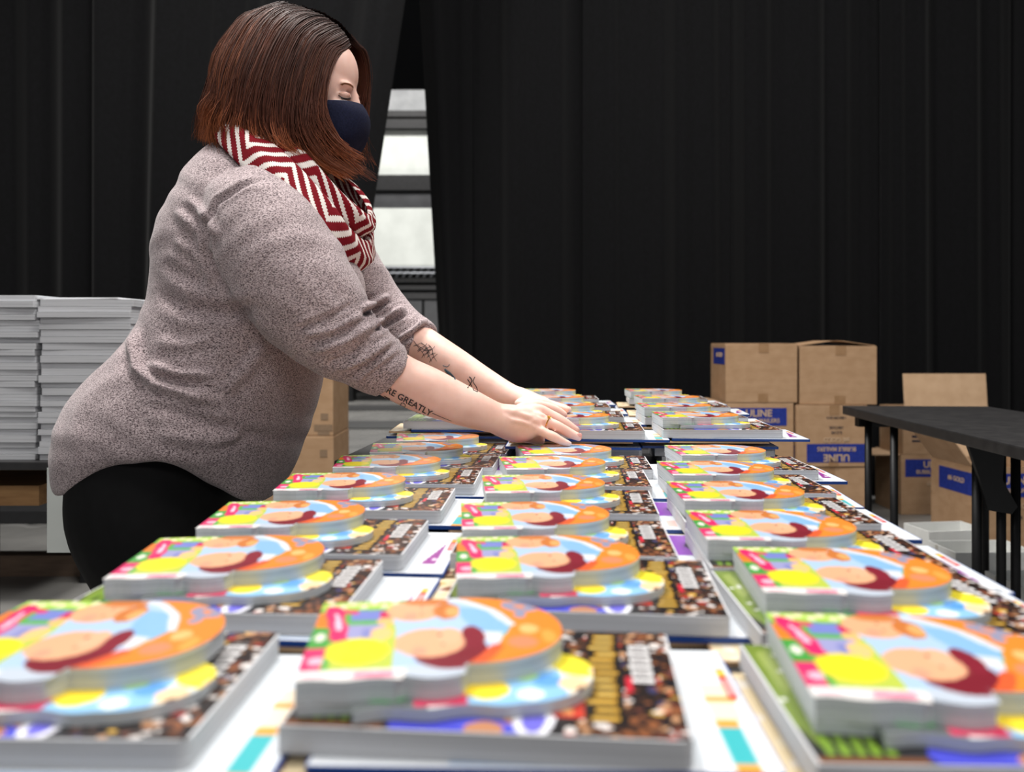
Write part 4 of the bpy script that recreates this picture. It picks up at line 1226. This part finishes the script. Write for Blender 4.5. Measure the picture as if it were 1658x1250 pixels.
mb = MB(); ribbon([(717, 592), (724, 594), (728, 590)], .0008, .0006, mb); [ribbon([(720 + k, 599 + k * 1.5), (728 + k, 603 + k * 1.6), (737, 613 + k * .6)], .0013, .0008, mb) for k in range(4)]; ribbon([(720, 598), (728, 604), (733, 611)], .0018, .0012, mb)
mb.build('tattoo', M_ink2, woman)['label'] = 'blue tattoo on the far forearm'
mb = MB(); ribbon([(757, 614), (762, 622), (767, 632)], .0010, .0008, mb); ribbon([(760, 610), (764, 616), (760, 624), (757, 628)], .0012, .0008, mb); ribbon([(769, 610), (766, 618), (771, 626), (773, 634), (766, 631)], .0008, .0008, mb)
mb.build('tattoo', M_ink, woman)['label'] = 'winged tattoo near the far wrist'

# ---- hair
guides = [
 [(566, 74, .000), (545, 92, -.055), (529, 138, -.080), (526, 190, -.084), (540, 238, -.072), (574, 274, -.050)],
 [(556, 56, .000), (520, 80, -.075), (500, 140, -.096), (496, 200, -.100), (518, 252, -.088), (556, 284, -.068)],
 [(540, 40, .000), (494, 66, -.082), (468, 132, -.106), (462, 200, -.110), (480, 248, -.100), (520, 276, -.085)],
 [(515, 24, .000), (455, 52, -.082), (425, 122, -.110), (416, 188, -.114), (430, 228, -.108), (455, 252, -.100)],
 [(480, 12, .000), (415, 45, -.075), (384, 110, -.102), (372, 170, -.108), (372, 206, -.104), (388, 232, -.100)],
 [(458, 6, .000), (392, 36, -.045), (358, 95, -.070), (345, 150, -.078), (338, 188, -.078), (340, 222, -.074)],
 [(452, 6, .004), (388, 34, .000), (352, 90, .000), (338, 148, .000), (333, 186, .000), (334, 216, .000)],
 [(458, 6, .008), (394, 38, .055), (362, 98, .080), (350, 156, .085), (342, 192, .085), (346, 224, .080)],
 [(486, 12, .010), (425, 50, .085), (395, 120, .110), (388, 180, .115), (396, 225, .108), (410, 250, .100)],
 [(525, 24, .010), (490, 55, .085), (470, 125, .112), (465, 195, .115), (480, 240, .105), (505, 265, .095)],
 [(552, 42, .012), (548, 66, .075), (545, 130, .098), (545, 200, .100), (555, 245, .092), (568, 272, .085)],
 [(572, 66, .012), (591, 84, .050), (599, 122, .070), (596, 178, .076), (590, 226, .074), (593, 266, .070)],
]
G = np.array([[[*P(px, py, YP + dy)] for px, py, dy in g_] for g_ in guides])   # guides x points x 3
_mid = (G[:, 0] + G[:, 1]) / 2; _c0 = np.array(P(480, 130, YP)); _r = (np.linalg.norm(G[:, 0] - _c0, axis=1) + np.linalg.norm(G[:, 1] - _c0, axis=1)) / 2
_dir = _mid - _c0; _dir /= np.linalg.norm(_dir, axis=1)[:, None]
G = np.concatenate([G[:, :1], (_c0 + _dir * (_r * .985)[:, None])[:, None], G[:, 1:]], axis=1)
def sample_guides(s):
    """s in 0..ng-1, catmull between guides -> 6 points"""
    i = int(min(max(math.floor(s), 0), len(G) - 2)); t = s - i
    p0 = G[max(i - 1, 0)]; p1 = G[i]; p2 = G[i + 1]; p3 = G[min(i + 2, len(G) - 1)]
    return 0.5 * ((2 * p1) + (-p0 + p2) * t + (2 * p0 - 5 * p1 + 4 * p2 - p3) * t * t + (-p0 + 3 * p1 - 3 * p2 + p3) * t ** 3)
hc_ = np.array(P(480, 130, YP))
M_hair = vcol_material('hair', rough=.55, spec=.2)
root_c, mid_c, tip_c = np.array(lin((50, 33, 29))), np.array(lin((82, 45, 33))), np.array(lin((168, 94, 54)))
def hair_col(t, jit, hl=0.0):
    c_ = root_c * (1 - t / .45) + mid_c * (t / .45) if t < .45 else mid_c * (1 - ((t - .45) / .55) ** 2) + tip_c * ((t - .45) / .55) ** 2
    c_ = c_ * (1 - hl * min(1, t * 2)) + np.array(lin((150, 92, 60))) * hl * min(1, t * 2)
    return np.clip(c_ * jit, 0, 1)
def add_attr(me, cols):
    at = me.color_attributes.new('ink', 'FLOAT_COLOR', 'POINT')
    d = np.ones((len(cols), 4), np.float32); d[:, :3] = cols; at.data.foreach_set('color', d.ravel())
# inner shell
vs = []; colr = []
ns = 89
for a in range(ns):
    pts = sample_guides(a * (len(G) - 1) / (ns - 1))
    cs = catmull(list(pts), 3)[:17]
    for j, p in enumerate(cs):
        q = hc_ + (p - hc_) * .945; vs.append(q); colr.append(hair_col(j / 18 * .8, .75))
nt = 17
fs = [(a * nt + j, a * nt + j + 1, (a + 1) * nt + j + 1, (a + 1) * nt + j) for a in range(ns - 1) for j in range(nt - 1)]
me = mesh_from('hair_underlayer', vs, fs); add_attr(me, np.array(colr)); me.materials.append(M_hair)
hair = link('hair', me, M_hair, woman, True); hair['label'] = 'shoulder-length straight auburn bob'
# strands: thin tapering triangular tubes, gathered into locks
NS = 5200; nl = 70
locks = [(rng.uniform(0, len(G) - 1), rng.normal(0, .05), rng.normal(0, .009, 3), rng.uniform(.55, 1.75), rng.uniform(.72, 1.10), rng.uniform(0, 6.28), rng.uniform(.002, .008)) for _ in range(nl)]
V = []; Fc = []; Cc = []
k0 = 0
for si in range(NS):
    lk = locks[rng.integers(nl)]
    s_root = rng.uniform(0, len(G) - 1)
    if rng.random() < .72: s_end = s_root + (lk[0] - s_root) * 0 + rng.normal(0, .10)
    else: s_end = s_root + rng.normal(0, .35)
    lk = min(random.sample(locks, 10), key=lambda q_: abs(q_[0] - s_root))
    s_end = np.clip(s_root * .45 + lk[0] * .55 + rng.normal(0, .12), 0, len(G) - 1) if abs(lk[0] - s_root) < .8 else np.clip(s_end, 0, len(G) - 1)
    A = sample_guides(s_root); B = sample_guides(float(s_end))
    w_ = np.array([0, .07, .18, .38, .6, .8, 1.0])[:, None]
    pts = A * (1 - w_) + B * w_
    depth = rng.random() ** 1.6
    pts = hc_ + (pts - hc_) * (1.012 - .055 * depth - .0) + rng.normal(0, .0012, 3)
    pts[4:] += lk[2] * np.array([[.3], [.8], [1.4]])
    pts[5:] += rng.normal(0, .0022, (2, 3))
    pts[2:] += np.outer(np.sin(np.arange(1, 6) * 1.5 + lk[5]) * lk[6] * np.array([.3, .7, 1, 1.2, 1.3]), (pts[3] - hc_) / np.linalg.norm(pts[3] - hc_))
    pts[5:, :] += np.array([[.003 * math.sin(lk[5] * 3), 0, 0], [.008 * math.sin(lk[5] * 3), 0, 0]])
    ln_ = lk[4] * rng.uniform(.90, 1.04)
    pts[6] = pts[5] + (pts[6] - pts[5]) * ln_ * 1.02
    if rng.random() < .03: pts[2:] = hc_ + (pts[2:] - hc_) * rng.uniform(1.0, 1.05)
    cs = np.array(catmull(list(pts), 3))
    n_p = len(cs)
    jit = lk[3] * rng.uniform(.75, 1.3); hl = max(0, math.sin(lk[5] * 5 + 1)) ** 3 * .8 * rng.random()
    tan = np.gradient(cs, axis=0); tan /= np.linalg.norm(tan, axis=1)[:, None] + 1e-9
    out = cs - hc_; side = np.cross(tan, out); side /= np.linalg.norm(side, axis=1)[:, None] + 1e-9
    nrm = np.cross(side, tan)
    r0 = rng.uniform(.0005, .0010)
    for j in range(n_p):
        t = j / (n_p - 1); rr = r0 * (1 - .75 * max(0, t - .7) / .3) 
        V += [cs[j] + side[j] * rr, cs[j] - side[j] * rr, cs[j] + nrm[j] * rr * .7]
        c_ = hair_col(t * (.8 + .2 * math.sin(lk[5])), jit, hl); Cc += [c_, c_, c_]
    for j in range(n_p - 1):
        b = k0 + j * 3
        Fc += [(b, b + 1, b + 4, b + 3), (b + 1, b + 2, b + 5, b + 4), (b + 2, b, b + 3, b + 5)]
    k0 += n_p * 3
me = bpy.data.meshes.new('hair_strands'); me.from_pydata([tuple(v) for v in V], [], Fc); add_attr(me, np.array(Cc)); me.materials.append(M_hair)
me.update()
ho = link('hair_strands', me, M_hair, hair, True); ho['kind'] = 'stuff'
